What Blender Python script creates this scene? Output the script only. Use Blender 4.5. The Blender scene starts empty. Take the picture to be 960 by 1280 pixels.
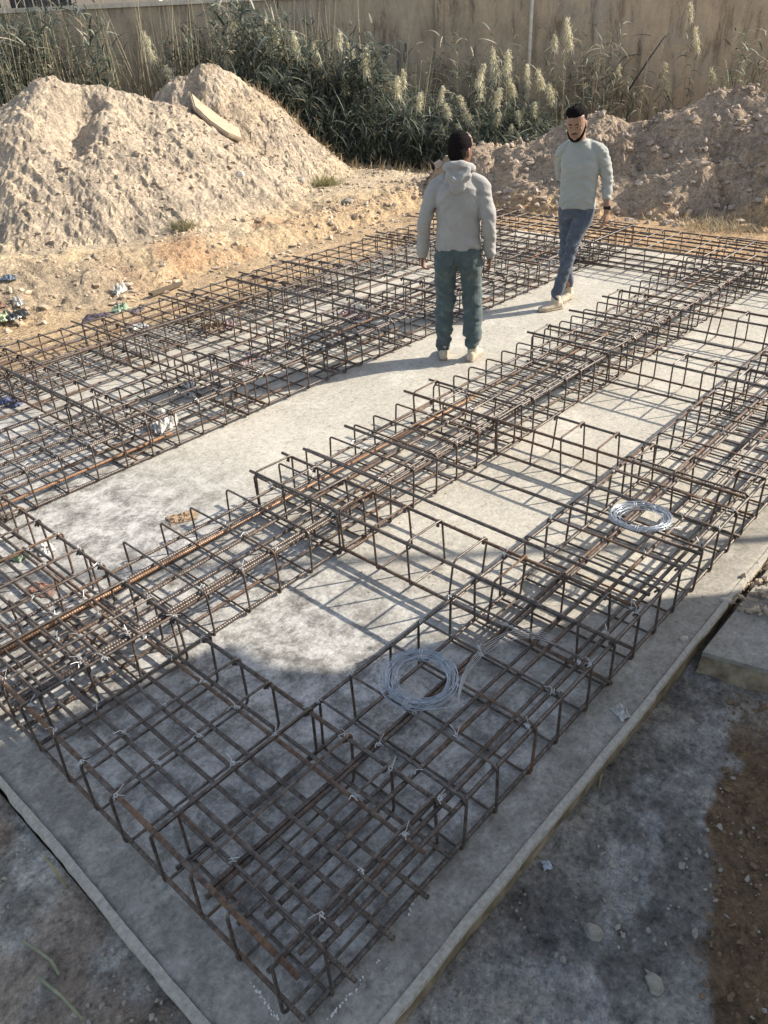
import bpy, bmesh, math, random
import numpy as np
from mathutils import Vector, Matrix, Euler
R_ = math.radians
rnd = random.Random(7)
nr = np.random.RandomState(11)
sc = bpy.context.scene
COL = sc.collection

# ------------------------------------------------------------------ camera
CAMH = 2.43
yaw, pit, rol = R_(43.653), R_(32.063), R_(-2.8536)
fw = Vector((math.cos(yaw)*math.cos(pit), math.sin(yaw)*math.cos(pit), -math.sin(pit)))
rt = Vector((math.sin(yaw), -math.cos(yaw), 0)); up = rt.cross(fw)
r2 = rt*math.cos(rol)+up*math.sin(rol); u2 = -rt*math.sin(rol)+up*math.cos(rol)
cam = bpy.data.cameras.new('camera'); co = bpy.data.objects.new('camera', cam); COL.objects.link(co)
m = Matrix.Identity(4)
for i in range(3):
    m[i][0] = r2[i]; m[i][1] = u2[i]; m[i][2] = -fw[i]
m[0][3] = 0; m[1][3] = 0; m[2][3] = CAMH
co.matrix_world = m
cam.sensor_fit = 'VERTICAL'; cam.sensor_height = 24; cam.sensor_width = 18
cam.lens = 971.56/1280*24; cam.clip_start = 0.05; cam.clip_end = 3000
sc.camera = co

# ------------------------------------------------------------------ world, sun, exposure
SAZ, SEL = R_(-33), R_(33)              # direction towards the sun
w = bpy.data.worlds.new('World'); sc.world = w; w.use_nodes = True
nt = w.node_tree; bg = nt.nodes['Background']
sky = nt.nodes.new('ShaderNodeTexSky'); sky.sky_type = 'NISHITA'; sky.sun_disc = False
sky.sun_elevation = SEL; sky.sun_rotation = math.pi/2-SAZ; sky.air_density = 1.0; sky.dust_density = 1.2
hs = nt.nodes.new('ShaderNodeHueSaturation'); hs.inputs['Saturation'].default_value = .72
nt.links.new(sky.outputs[0], hs.inputs['Color']); nt.links.new(hs.outputs[0], bg.inputs[0]); bg.inputs[1].default_value = 0.135
sl = bpy.data.lights.new('sun', 'SUN'); sl.energy = 4.5; sl.angle = R_(0.55); sl.color = (1.0, 0.92, 0.80)
so = bpy.data.objects.new('sun', sl); COL.objects.link(so)
sd = Vector((math.cos(SAZ)*math.cos(SEL), math.sin(SAZ)*math.cos(SEL), math.sin(SEL)))
so.rotation_euler = sd.to_track_quat('Z', 'Y').to_euler(); so.location = sd*30
sc.view_settings.view_transform = 'Standard'; sc.view_settings.look = 'None'
sc.view_settings.exposure = 1.0; sc.view_settings.gamma = 1
try: sc.view_settings.use_curve_mapping = False
except Exception: pass

# ------------------------------------------------------------------ helpers
def tag(o, label=None, cat=None, group=None, kind=None):
    if label: o['label'] = label
    if cat: o['category'] = cat
    if group: o['group'] = group
    if kind: o['kind'] = kind
    return o
def link(name, me, parent=None, mat=None, loc=None, rot=None):
    o = bpy.data.objects.new(name, me); COL.objects.link(o)
    if mat and me is not None and len(me.materials) == 0: me.materials.append(mat)
    if parent: o.parent = parent
    if loc is not None: o.location = loc
    if rot is not None: o.rotation_euler = rot
    return o
def empty(name, loc=(0, 0, 0), rz=0):
    o = bpy.data.objects.new(name, None); COL.objects.link(o)
    o.location = loc; o.rotation_euler = (0, 0, rz); o.empty_display_size = .1
    return o
def mesh(name, V, F, smooth=False):
    me = bpy.data.meshes.new(name); me.from_pydata([tuple(v) for v in V], [], [tuple(f) for f in F])
    if smooth: me.polygons.foreach_set('use_smooth', [True]*len(me.polygons))
    me.update(); return me
def npmesh(name, V, F, smooth=False, col=None):
    """V (n,3), F (m,k) fixed k"""
    V = np.asarray(V, dtype=np.float32); F = np.asarray(F, dtype=np.int32); k = F.shape[1]
    me = bpy.data.meshes.new(name)
    me.vertices.add(len(V)); me.vertices.foreach_set('co', V.ravel())
    me.loops.add(F.size); me.loops.foreach_set('vertex_index', F.ravel())
    me.polygons.add(len(F)); me.polygons.foreach_set('loop_start', np.arange(0, F.size, k, dtype=np.int32))
    me.update(calc_edges=True)
    me.polygons.foreach_set('use_smooth', np.full(len(F), smooth))
    if col is not None:
        a = me.color_attributes.new('tint', 'FLOAT_COLOR', 'POINT')
        c = np.ones((len(V), 4), np.float32); c[:, :3] = col; a.data.foreach_set('color', c.ravel())
    me.validate(); me.update(); return me
class MB:
    def __init__(s): s.V = []; s.F = []
    def add(s, V, F):
        n = len(s.V); s.V += [tuple(v) for v in V]; s.F += [tuple(i+n for i in f) for f in F]
    def box(s, a, b):
        x0, y0, z0 = a; x1, y1, z1 = b
        s.add([(x0,y0,z0),(x1,y0,z0),(x1,y1,z0),(x0,y1,z0),(x0,y0,z1),(x1,y0,z1),(x1,y1,z1),(x0,y1,z1)],
              [(3,2,1,0),(4,5,6,7),(0,1,5,4),(1,2,6,5),(2,3,7,6),(3,0,4,7)])
    def tube(s, P, r, n=6, closed=False, cap=True):
        P = [Vector(p) for p in P]; N = len(P); V = []; F = []
        rr = r if isinstance(r, (list, tuple)) else [r]*N
        prev = None
        for i, p in enumerate(P):
            if closed: t = P[(i+1) % N]-P[i-1]
            else: t = P[min(i+1, N-1)]-P[max(i-1, 0)]
            if t.length < 1e-9: t = Vector((0, 0, 1))
            t.normalize()
            if prev is None:
                a = Vector((0, 0, 1)) if abs(t.z) < .9 else Vector((1, 0, 0))
                u = t.cross(a).normalized()
            else:
                u = prev-t*prev.dot(t)
                u = u.normalized() if u.length > 1e-6 else t.orthogonal().normalized()
            prev = u; v = t.cross(u)
            for k in range(n):
                A = 2*math.pi*k/n; V.append(p+(u*math.cos(A)+v*math.sin(A))*rr[i])
        M = N if closed else N-1
        for i in range(M):
            for k in range(n):
                a = i*n+k; b = i*n+(k+1) % n; j = (i+1) % N
                F.append((a, b, j*n+(k+1) % n, j*n+k))
        if not closed and cap:
            F.append(tuple(range(n))[::-1]); F.append(tuple((N-1)*n+k for k in range(n)))
        s.add(V, F)
    def mesh(s, name, smooth=False): return mesh(name, s.V, s.F, smooth)
    def build(s, name, mat, parent=None, smooth=False, loc=None, rot=None):
        return link(name, s.mesh(name, smooth), parent, mat, loc, rot)

# value noise
TAB = nr.rand(256, 256).astype(np.float64)
def vn(x, y, s=1.0, seed=0):
    x = np.asarray(x, float)*s+seed*17.31; y = np.asarray(y, float)*s+seed*9.73
    xi = np.floor(x).astype(int); yi = np.floor(y).astype(int); fx = x-xi; fy = y-yi
    fx = fx*fx*(3-2*fx); fy = fy*fy*(3-2*fy)
    a = TAB[xi & 255, yi & 255]; b = TAB[(xi+1) & 255, yi & 255]; c = TAB[xi & 255, (yi+1) & 255]; d = TAB[(xi+1) & 255, (yi+1) & 255]
    return (a*(1-fx)+b*fx)*(1-fy)+(c*(1-fx)+d*fx)*fy
def fbm(x, y, s=1.0, o=4, seed=0, g=.5):
    t = 0; a = 1; n = 0
    for i in range(o):
        t = t+a*vn(x, y, s*(2.03**i), seed+i*3); n += a; a *= g
    return t/n
def ss(a, b, x):
    t = np.clip((x-a)/(b-a), 0, 1); return t*t*(3-2*t)

# ------------------------------------------------------------------ materials
def new_mat(name):
    mt = bpy.data.materials.new(name); mt.use_nodes = True
    n = mt.node_tree; b = n.nodes['Principled BSDF']; return mt, n, b
def noise(n, scale, detail=6, rough=.6, dist=0, coord='Object', vec=None, dim='3D'):
    t = n.nodes.new('ShaderNodeTexNoise'); t.inputs['Scale'].default_value = scale
    t.inputs['Detail'].default_value = detail; t.inputs['Roughness'].default_value = rough; t.inputs['Distortion'].default_value = dist
    if vec is None:
        tc = n.nodes.new('ShaderNodeTexCoord'); vec = tc.outputs[coord]
    n.links.new(vec, t.inputs['Vector']); return t.outputs['Fac']
def ramp(n, fac, stops):
    r = n.nodes.new('ShaderNodeValToRGB'); e = r.color_ramp.elements
    while len(e) < len(stops): e.new(.5)
    for k, (p, c) in enumerate(stops):
        e[k].position = p; e[k].color = (*c, 1) if len(c) == 3 else c
    n.links.new(fac, r.inputs[0]); return r.outputs[0]
def mix(n, a, b, fac, mode='MIX'):
    x = n.nodes.new('ShaderNodeMix'); x.data_type = 'RGBA'; x.blend_type = mode
    def put(i, v):
        if hasattr(v, 'links') or hasattr(v, 'is_linked'): n.links.new(v, x.inputs[i])
        elif isinstance(v, (int, float)): x.inputs[i].default_value = v
        else: x.inputs[i].default_value = (*v, 1)
    put(0, fac); put(6, a); put(7, b); return x.outputs[2]
def bump(n, b, h, strength=.5, dist=.01, prev=None):
    x = n.nodes.new('ShaderNodeBump'); x.inputs['Strength'].default_value = strength; x.inputs['Distance'].default_value = dist
    n.links.new(h, x.inputs['Height'])
    if prev is not None: n.links.new(prev, x.inputs['Normal'])
    n.links.new(x.outputs[0], b.inputs['Normal']); return x.outputs[0]
def simple(name, col, rough=.7, var=.25, scale=30, metal=0, bstr=.3, bdist=.003, spec=.3):
    mt, n, b = new_mat(name)
    f = noise(n, scale)
    c = ramp(n, f, [(.3, tuple(v*(1-var) for v in col)), (.7, tuple(min(1, v*(1+var)) for v in col))])
    n.links.new(c, b.inputs['Base Color']); b.inputs['Roughness'].default_value = rough
    b.inputs['Metallic'].default_value = metal; b.inputs['Specular IOR Level'].default_value = spec
    if bstr: bump(n, b, f, bstr, bdist)
    return mt
M = {}
def mat_steel():
    mt, n, b = new_mat('rebar_steel')
    tc = n.nodes.new('ShaderNodeTexCoord'); oi = n.nodes.new('ShaderNodeObjectInfo')
    ad = n.nodes.new('ShaderNodeVectorMath'); ad.operation = 'ADD'
    mu = n.nodes.new('ShaderNodeMath'); mu.operation = 'MULTIPLY'; mu.inputs[1].default_value = 37
    n.links.new(oi.outputs['Random'], mu.inputs[0])
    n.links.new(tc.outputs['Object'], ad.inputs[0]); n.links.new(mu.outputs[0], ad.inputs[1])
    f1 = noise(n, 2.2, 5, .65, vec=ad.outputs[0]); f2 = noise(n, 45, 4, .6, vec=ad.outputs[0])
    base = ramp(n, f2, [(.3, (.042, .031, .026)), (.5, (.095, .074, .060)), (.75, (.18, .148, .122))])
    rust = ramp(n, f2, [(.3, (.10, .055, .032)), (.7, (.26, .14, .07))])
    rf = n.nodes.new('ShaderNodeMath'); rf.operation = 'MULTIPLY_ADD'; rf.inputs[1].default_value = .34; rf.inputs[2].default_value = -.19
    n.links.new(oi.outputs['Random'], rf.inputs[0])
    sm = n.nodes.new('ShaderNodeMath'); sm.operation = 'ADD'; n.links.new(f1, sm.inputs[0]); n.links.new(rf.outputs[0], sm.inputs[1])
    rm = ramp(n, sm.outputs[0], [(.53, (0, 0, 0)), (.78, (.85, .85, .85))])
    n.links.new(mix(n, base, rust, rm), b.inputs['Base Color'])
    b.inputs['Metallic'].default_value = .35
    ro = ramp(n, sm.outputs[0], [(.45, (.42, .42, .42)), (.65, (.8, .8, .8))]); n.links.new(ro, b.inputs['Roughness'])
    wv = n.nodes.new('ShaderNodeTexWave'); wv.wave_type = 'BANDS'; wv.bands_direction = 'X'
    wv.inputs['Scale'].default_value = 24; wv.inputs['Distortion'].default_value = .3
    n.links.new(tc.outputs['Object'], wv.inputs['Vector'])
    bump(n, b, wv.outputs['Fac'], .8, .0013)
    return mt
M['steel'] = mat_steel()
M['wire'] = simple('tie_wire_steel', (.48, .48, .47), .45, .2, 60, .4, 0)
M['coilwire'] = simple('galvanised_wire', (.38, .42, .47), .35, .2, 40, .5, 0)

def mat_slab():
    mt, n, b = new_mat('blinding_concrete')
    tc = n.nodes.new('ShaderNodeTexCoord')
    f1 = noise(n, 1.1, 9, .68, .1); f2 = noise(n, 7, 8, .7, .1); f3 = noise(n, 60, 4, .6); f4 = noise(n, 2.6, 10, .75, .15)
    c = ramp(n, f1, [(.33, (.35, .32, .265)), (.5, (.405, .375, .315)), (.68, (.455, .42, .355))])
    lightm = ramp(n, f4, [(.52, (0, 0, 0)), (.60, (.65, .65, .65)), (.72, (1, 1, 1))])
    c = mix(n, c, (.50, .465, .40), lightm)
    darkm = ramp(n, f2, [(.30, (.6, .6, .6)), (.42, (0, 0, 0))])
    c = mix(n, c, (.21, .19, .165), darkm)
    # trowelled, splattered and damp zone towards the near corner (x+y small)
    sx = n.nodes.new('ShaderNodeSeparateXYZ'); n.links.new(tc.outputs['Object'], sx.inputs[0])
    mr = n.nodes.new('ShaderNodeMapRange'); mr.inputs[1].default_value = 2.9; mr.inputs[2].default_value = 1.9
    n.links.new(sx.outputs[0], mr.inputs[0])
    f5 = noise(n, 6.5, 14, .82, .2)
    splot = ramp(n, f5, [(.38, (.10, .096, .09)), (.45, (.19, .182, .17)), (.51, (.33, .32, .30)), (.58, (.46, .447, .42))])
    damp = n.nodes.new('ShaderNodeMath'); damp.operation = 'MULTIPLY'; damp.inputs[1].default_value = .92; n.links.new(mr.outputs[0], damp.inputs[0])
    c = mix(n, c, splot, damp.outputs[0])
    # dirty trodden rim outside the cages
    def edge_mask(out, lo, hi):
        q = n.nodes.new('ShaderNodeMath'); q.operation = 'MULTIPLY_ADD'; q.inputs[1].default_value = .16; n.links.new(f5, q.inputs[0]); n.links.new(out, q.inputs[2])
        k = n.nodes.new('ShaderNodeMapRange'); k.inputs[1].default_value = lo; k.inputs[2].default_value = hi; n.links.new(q.outputs[0], k.inputs[0]); return k.outputs[0]
    ea = edge_mask(sx.outputs[1], 1.16, 1.04); eb = edge_mask(sx.outputs[0], .76, .64)
    mxx = n.nodes.new('ShaderNodeMath'); mxx.operation = 'MAXIMUM'; n.links.new(ea, mxx.inputs[0]); n.links.new(eb, mxx.inputs[1])
    rim = ramp(n, f5, [(.36, (.19, .172, .142)), (.5, (.265, .242, .205)), (.64, (.36, .335, .29))])
    mm = n.nodes.new('ShaderNodeMath'); mm.operation = 'MULTIPLY'; mm.inputs[1].default_value = .85; n.links.new(mxx.outputs[0], mm.inputs[0])
    c = mix(n, c, rim, mm.outputs[0])
    g = ramp(n, f3, [(.3, (.80, .80, .80)), (.7, (1.14, 1.14, 1.14))])
    c = mix(n, c, g, 1.0, 'MULTIPLY')
    f6 = noise(n, 24, 12, .8, .2); c = mix(n, c, ramp(n, f6, [(.36, (.62, .61, .60)), (.47, (.97, .97, .97)), (.60, (1.10, 1.10, 1.09)), (.68, (1.32, 1.31, 1.29))]), 1.0, 'MULTIPLY')
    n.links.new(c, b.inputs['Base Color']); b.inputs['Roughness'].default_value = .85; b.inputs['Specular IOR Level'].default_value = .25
    p = bump(n, b, f4, .5, .012); p = bump(n, b, f2, .5, .006, p); p = bump(n, b, f6, .6, .005, p); bump(n, b, f3, .5, .002, p)
    return mt
M['slab'] = mat_slab()

def mat_soil(name='soil', bs=1.0):
    mt, n, b = new_mat(name)
    at = n.nodes.new('ShaderNodeAttribute'); at.attribute_name = 'tint'
    f1 = noise(n, 2.2, 9, .7, .3); f2 = noise(n, 14, 8, .75); f3 = noise(n, 70, 5, .7)
    c = mix(n, at.outputs['Color'], ramp(n, f1, [(.3, (.62, .62, .64)), (.5, (1, 1, 1)), (.7, (1.3, 1.27, 1.2))]), 1.0, 'MULTIPLY')
    c = mix(n, c, ramp(n, f2, [(.32, (.55, .55, .55)), (.5, (1, 1, 1)), (.68, (1.35, 1.33, 1.3))]), 1.0, 'MULTIPLY')
    c = mix(n, c, ramp(n, f3, [(.3, (.75, .75, .75)), (.7, (1.2, 1.2, 1.2))]), 1.0, 'MULTIPLY')
    n.links.new(c, b.inputs['Base Color']); b.inputs['Roughness'].default_value = .95; b.inputs['Specular IOR Level'].default_value = .1
    vo = n.nodes.new('ShaderNodeTexVoronoi'); vo.inputs['Scale'].default_value = 16
    tc = n.nodes.new('ShaderNodeTexCoord'); n.links.new(tc.outputs['Object'], vo.inputs['Vector'])
    f4 = noise(n, 38, 6, .75); c5 = mix(n, c, ramp(n, f4, [(.34, (.48, .48, .48)), (.46, (.92, .92, .92)), (.56, (1.1, 1.1, 1.1)), (.66, (1.5, 1.48, 1.44))]), 1.0, 'MULTIPLY'); n.links.new(c5, b.inputs['Base Color'])
    p = bump(n, b, f2, .9*bs, .03); p = bump(n, b, f4, .9*bs, .018, p); p = bump(n, b, vo.outputs['Distance'], .35*bs, .02, p); bump(n, b, f3, .8*bs, .010, p)
    return mt
M['soil'] = mat_soil()
M['rubble'] = simple('earth_clods', (.42, .335, .245), .95, .3, 9, 0, .8, .01, .1)
M['clod_near'] = simple('crumbs', (.30, .27, .22), .95, .3, 20, 0, .8, .01, .1)
M['clod_brown'] = simple('brown_crumbs', (.17, .115, .07), .95, .3, 20, 0, .8, .01, .1)
M['lip'] = simple('cast_edge', (.37, .34, .285), .9, .25, 60, 0, .5, .003, .2)
M['formwork'] = simple('earth_stained_face', (.24, .19, .125), .95, .55, 12, 0, .9, .02, .1)
M['concrete_lump'] = simple('broken_concrete', (.50, .44, .36), .9, .2, 10, 0, .7, .01, .2)
def mat_wall():
    mt, n, b = new_mat('stained_plaster')
    tc = n.nodes.new('ShaderNodeTexCoord')
    mp = n.nodes.new('ShaderNodeMapping'); mp.inputs['Scale'].default_value = (1.0, 1.0, .22); n.links.new(tc.outputs['Object'], mp.inputs[0])
    f1 = noise(n, 3.4, 10, .75, .3, vec=mp.outputs[0]); f2 = noise(n, .7, 9, .72); f3 = noise(n, 20, 6, .7)
    c = ramp(n, f2, [(.35, (.27, .215, .155)), (.5, (.38, .305, .215)), (.65, (.29, .255, .21))])
    s = ramp(n, f1, [(.36, (.42, .39, .37)), (.48, (.92, .92, .92)), (.66, (1.18, 1.15, 1.1))])
    c = mix(n, c, s, 1.0, 'MULTIPLY'); c = mix(n, c, ramp(n, f3, [(.3, (.85, .85, .85)), (.7, (1.1, 1.1, 1.1))]), 1.0, 'MULTIPLY')
    n.links.new(c, b.inputs['Base Color']); b.inputs['Roughness'].default_value = .95
    p = bump(n, b, f1, .4, .03); bump(n, b, f3, .6, .01, p)
    return mt
M['wall'] = mat_wall()
M['coping'] = simple('coping', (.50, .44, .35), .9, .2, 8, 0, .4, .01, .2)
M['paleplaster'] = simple('pale_plaster', (.52, .45, .36), .9, .15, 3, 0, .3, .01, .2)
M['darkopen'] = simple('dark_interior', (.03, .03, .035), .6, .2, 3, 0, 0)
def mat_leaf(name, sat=1.0, tr=.25):
    mt, n, b = new_mat(name)
    at = n.nodes.new('ShaderNodeAttribute'); at.attribute_name = 'tint'
    n.links.new(at.outputs['Color'], b.inputs['Base Color']); b.inputs['Roughness'].default_value = .6; b.inputs['Specular IOR Level'].default_value = .3
    tl = n.nodes.new('ShaderNodeBsdfTranslucent'); n.links.new(at.outputs['Color'], tl.inputs[0])
    ms = n.nodes.new('ShaderNodeMixShader'); ms.inputs[0].default_value = tr
    n.links.new(b.outputs[0], ms.inputs[1]); n.links.new(tl.outputs[0], ms.inputs[2])
    n.links.new(ms.outputs[0], n.nodes['Material Output'].inputs[0]); return mt
M['leaf'] = mat_leaf('reed_leaf')

# ------------------------------------------------------------------ terrain
crL = [(2.0,14.5,1.0),(3.5,13.6,1.15),(4.6,12.9,1.25),(5.45,12.35,1.42),(5.8,12.2,1.66),(6.19,12.0,2.07),(6.5,11.84,1.92),(6.95,11.58,1.76),(7.42,11.4,1.64),(7.9,11.6,1.58)]
crS = [(5.2,11.6,1.30),(5.35,11.1,1.05),(5.6,10.6,.85)]
crM = [(8.15,12.5,1.58),(8.55,12.25,1.88),(8.93,11.98,2.07),(9.12,11.85,1.95)]
_k = 13.55/13.5
crR = [(x*_k, y*_k, CAMH-(CAMH-z)*_k) for x, y, z in [(10.85,8.04,.61),(11.06,7.73,.77),(11.46,7.13,1.08),(11.76,6.64,1.30),(11.97,6.23,1.34),(12.18,5.82,1.30),(12.36,5.42,1.35),(12.52,5.04,1.46),(12.78,4.35,1.47),(13.3,3.0,1.5),(13.6,1.2,1.5),(13.8,-1.5,1.3)]]
def ridge(x, y, pts, slope):
    h = np.full(np.shape(x), -9.0)
    for (a, b) in zip(pts[:-1], pts[1:]):
        ax, ay, az = a; bx, by, bz = b
        dx, dy = bx-ax, by-ay; L = dx*dx+dy*dy
        t = np.clip(((x-ax)*dx+(y-ay)*dy)/L, 0, 1)
        d = np.hypot(x-(ax+t*dx), y-(ay+t*dy)); d = np.sqrt(d*d+.02)-.10
        h = np.maximum(h, az+(bz-az)*t-slope*d)
    return h
def bank_y(x): return 7.75+.22*np.sin(x*.9+.5)+.10*np.sin(x*2.7)+.04*x
def height(x, y):
    x = np.asarray(x, float); y = np.asarray(y, float)
    n1 = fbm(x, y, .9, 4, 1)-.5; n2 = fbm(x, y, 3.2, 4, 2)-.5; n3 = fbm(x, y, 9, 4, 3)-.5
    near = -.125+.03*n1+.02*n2+.012*n3+.014*ss(.52, .60, fbm(x, y, 3.4, 4, 400))+.010*(fbm(x, y, 22, 3, 403)-.5)
    left = -.038+.05*n1+.05*n2+.025*n3-.02*ss(.3, .0, x)
    h = np.where(x < .40, left, near)
    # sand spread level with the slab along its back and far ends
    sand = .006+.03*n1+.03*n2+.015*n3
    e = np.maximum(ss(6.25, 6.75, y+.5*n2), ss(8.95, 9.5, x+.5*n2))
    inside = (x > .2)
    h = h+(np.maximum(sand, h)-h)*np.where(inside, e, ss(4.5, 6.5, y))
    h = np.where((y > .84) & (y < 6.0) & (x > .43) & (x < 8.8), -.16, h)
    # bank and upper platform
    by = bank_y(x)
    b = ss(0, .95, y-by+.25*n2)*np.where(x > 9.6, ss(12.2, 9.6, x-.35*(y-8)), 1)
    plat = .27+.08*n1+.035*n2
    h = h+(plat-h)*b
    rough = (np.abs(n2)*.35+n3*.14)
    lump = ss(0.0, .35, b)*ss(1.0, .6, b*.9)
    h = h+lump*(.16*(fbm(x, y, 2.3, 5, 8)-.45)+.10*n3)
    # dumped dirt on the bank shoulder, left
    h = np.maximum(h, ridge(x, y, [(2.2,8.95,.42),(3.3,8.85,.47),(4.2,8.85,.45),(5.2,8.55,.32),(6.4,8.5,.24),(7.6,8.5,.22),(9.2,8.6,.22),(10.2,8.7,.22)], .55)+.12*n2+.08*n3)
    for cr, s_, sd_ in ((crL, .62, 20), (crS, .75, 25), (crM, .88, 30), (crR, .76, 40)):
        rd = ridge(x+.25*(fbm(x, y, 1.3, 3, sd_)-.5), y+.25*(fbm(x, y, 1.3, 3, sd_+5)-.5), cr, s_)
        # rills running down the fall line (towards -y/-x), clods and cracks
        a = x*.99+y*.12; al_ = y*.99-x*.12
        ril = fbm(a*3.1+1.6*n1, al_*.8, 1.0, 5, sd_+9, .6)-.5
        bil = np.abs(fbm(x, y, 2.6, 5, sd_+12)-.5)*2
        cl = np.abs(vn(x, y, 9.3, sd_+2)-.5)+.6*np.abs(vn(x, y, 19.1, sd_+4)-.5)
        pa = ss(.42, .60, fbm(x, y, .9, 3, sd_+20))       # cloddy and smooth patches
        if cr is crR: big = fbm(x, y, .75, 3, 83)-.5; rd = rd+.75*big+(.10+.22*pa)*(bil-.3)+(.03+.22*pa)*(cl-.4)+.06*n3+.22*(np.abs(fbm(x, y, 4.6, 3, 77)-.5)*2-.25)*pa
        else: nf = fbm(x, y, 17, 3, 91, .6)-.5; rd = rd+(.13-.05*pa)*ril+(.02+.05*pa)*(bil-.25)+(.01+.05*pa)*(cl-.4)+(.03+.03*pa)*n3+.07*nf+(.20 if cr is crM else .28)*n1+.06*(fbm(a*12+1.5*n1, al_*2.2, 1.0, 3, sd_+31)-.5)
        h = np.maximum(h, rd)
    return h
_h0 = height
def height(x, y):
    h = _h0(x, y); x = np.asarray(x, float); y = np.asarray(y, float)
    for ax, ay, bx, by, dep, wd in ((6.25, 11.55, 5.6, 10.9, .42, .26), (6.9, 10.9, 6.7, 10.2, .12, .2), (4.4, 11.4, 4.1, 10.4, .25, .3)):
        dx, dy = bx-ax, by-ay; t = np.clip(((x-ax)*dx+(y-ay)*dy)/(dx*dx+dy*dy), 0, 1)
        d = np.hypot(x-ax-t*dx, y-ay-t*dy)+.12*(vn(x, y, 6, 3)-.5); h = h-dep*np.exp(-(d/wd)**2)*(1-.4*t)
    return h
def axis(segs):
    o = []
    for a, b, s in segs: o += list(np.arange(a, b-1e-6, s))
    return np.array(o)
gx = axis([(.0, 3.6, .022), (3.6, 9, .04), (9, 15, .033), (15, 21, .15)]); g = 1
lo = [-.03]; st = .05
while lo[-1] > -500: lo.append(lo[-1]-st); st *= 1.25
hi = [21.0]; st = .4
while hi[-1] < 900: hi.append(hi[-1]+st); st *= 1.35
GX = np.array(lo[::-1]+list(gx)+hi)
gy = axis([(-.3, 1.0, .022), (1.0, 2.9, .03), (2.9, 6.2, .06), (6.2, 13.6, .034), (13.6, 21, .15)])
lo = [-.33]; st = .06
while lo[-1] > -500: lo.append(lo[-1]-st); st *= 1.25
GY = np.array(lo[::-1]+list(gy)+hi)
X, Y = np.meshgrid(GX, GY, indexing='ij')
Z = height(X, Y)
def soil_col(x, y, z):
    n1 = fbm(x, y, .8, 4, 51); n2 = fbm(x, y, 2.4, 5, 52); n3 = fbm(x, y, 6, 4, 53)
    def C(*c): return np.array(c)[None, None, :]*np.ones(x.shape+(1,))
    def bl(a, b, f): return a+(b-a)*f[..., None]
    c = C(.43, .335, .22)
    c = bl(c, C(.47, .38, .26), ss(.45, .6, n1))
    # trodden sandy flat beyond the slab, more orange
    flat = ss(6.2, 6.7, y)*ss(.8, .2, (y-bank_y(x)))
    c = bl(c, C(.43, .30, .175), flat*.6)
    c = bl(c, C(.46, .375, .265), ss(.6, 1.1, y-bank_y(x))*ss(5, 6.5, x)*.8)
    face = ss(0, .3, y-bank_y(x))*ss(1.2, .6, y-bank_y(x))
    c = bl(c, C(.41, .25, .145), face*ss(3.8, 5.2, x)*ss(8.5, 6.5, x)*ss(.42, .58, n2)*.7)
    c = bl(c, C(.31, .25, .18), face*ss(5.2, 4.0, x)*.8)
    far = ss(9.0, 9.4, x)*ss(8, 7, y); c = bl(c, C(.47, .31, .17), far*.8)
    # right heap: greyer subsoil
    rr = ridge(x, y, crR, .76); c = bl(c, C(.37, .285, .205), ss(.1, .35, rr))
    rl = np.maximum(ridge(x, y, crL, .56), ridge(x, y, crM, .95)); c = bl(c, C(.41, .335, .25), ss(.35, .6, rl))
    c = bl(c, C(.37, .285, .195), ss(.6, .9, ridge(x, y, crM, .95))*ss(.4, .6, n2)*.6)
    # near, right of the slab: grey cement-stained ground
    nr_ = ss(.95, .9, y)*ss(-.2, .3, x)
    grey = bl(C(.20, .185, .162), C(.36, .34, .305), ss(.38, .62, fbm(x, y, 2.6, 8, 60, .72)))
    grey = bl(grey, C(.48, .47, .45), ss(.60, .72, n3)*.6)
    c = bl(c, grey, nr_)
    bx = .50-.06*np.sin(x*3)+.12*(n2-.5)
    brown = ss(bx+.02, bx-.05, y)*ss(1.0, 1.3, x+.6*(n3-.5)+.2*(n2-.5))*ss(2.75, 2.4, x)*nr_
    # the brown patch stands to the right of the line from (1.41,.17) to (2.3,.45)
    lim = .17+(x-1.41)*.33+.16*(n2-.5)+.22*(n3-.5)+.06*(fbm(x, y, 22, 3, 88)-.5)
    brown = ss(.012, -.012, y-lim)*nr_*ss(3.0, 2.45, x)
    c = bl(c, C(.185, .125, .075), brown)
    # near, left of the slab: grey-brown mud
    nl = ss(.50, .42, x)*ss(5.5, 4.5, y)
    lc = bl(C(.33, .30, .25), C(.54, .51, .45), ss(.42, .60, fbm(x, y, 4.5, 6, 71, .6)))
    lc = bl(lc, C(.33, .24, .17), ss(.55, .65, fbm(x, y, 3, 4, 75))*.7)
    c = bl(c, lc, nl)
    return c
Cc = soil_col(X, Y, Z)
nx, ny = X.shape
idx = np.arange(nx*ny).reshape(nx, ny)
F = np.stack([idx[:-1, :-1], idx[1:, :-1], idx[1:, 1:], idx[:-1, 1:]], -1).reshape(-1, 4)
V = np.stack([X, Y, Z], -1).reshape(-1, 3)
me = npmesh('ground', V, F, False, Cc.reshape(-1, 3))
o = link('ground', me, None, M['soil']); tag(o, kind='structure')
def hz(x, y): return float(height(np.array([[x]]), np.array([[y]]))[0, 0])

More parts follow.
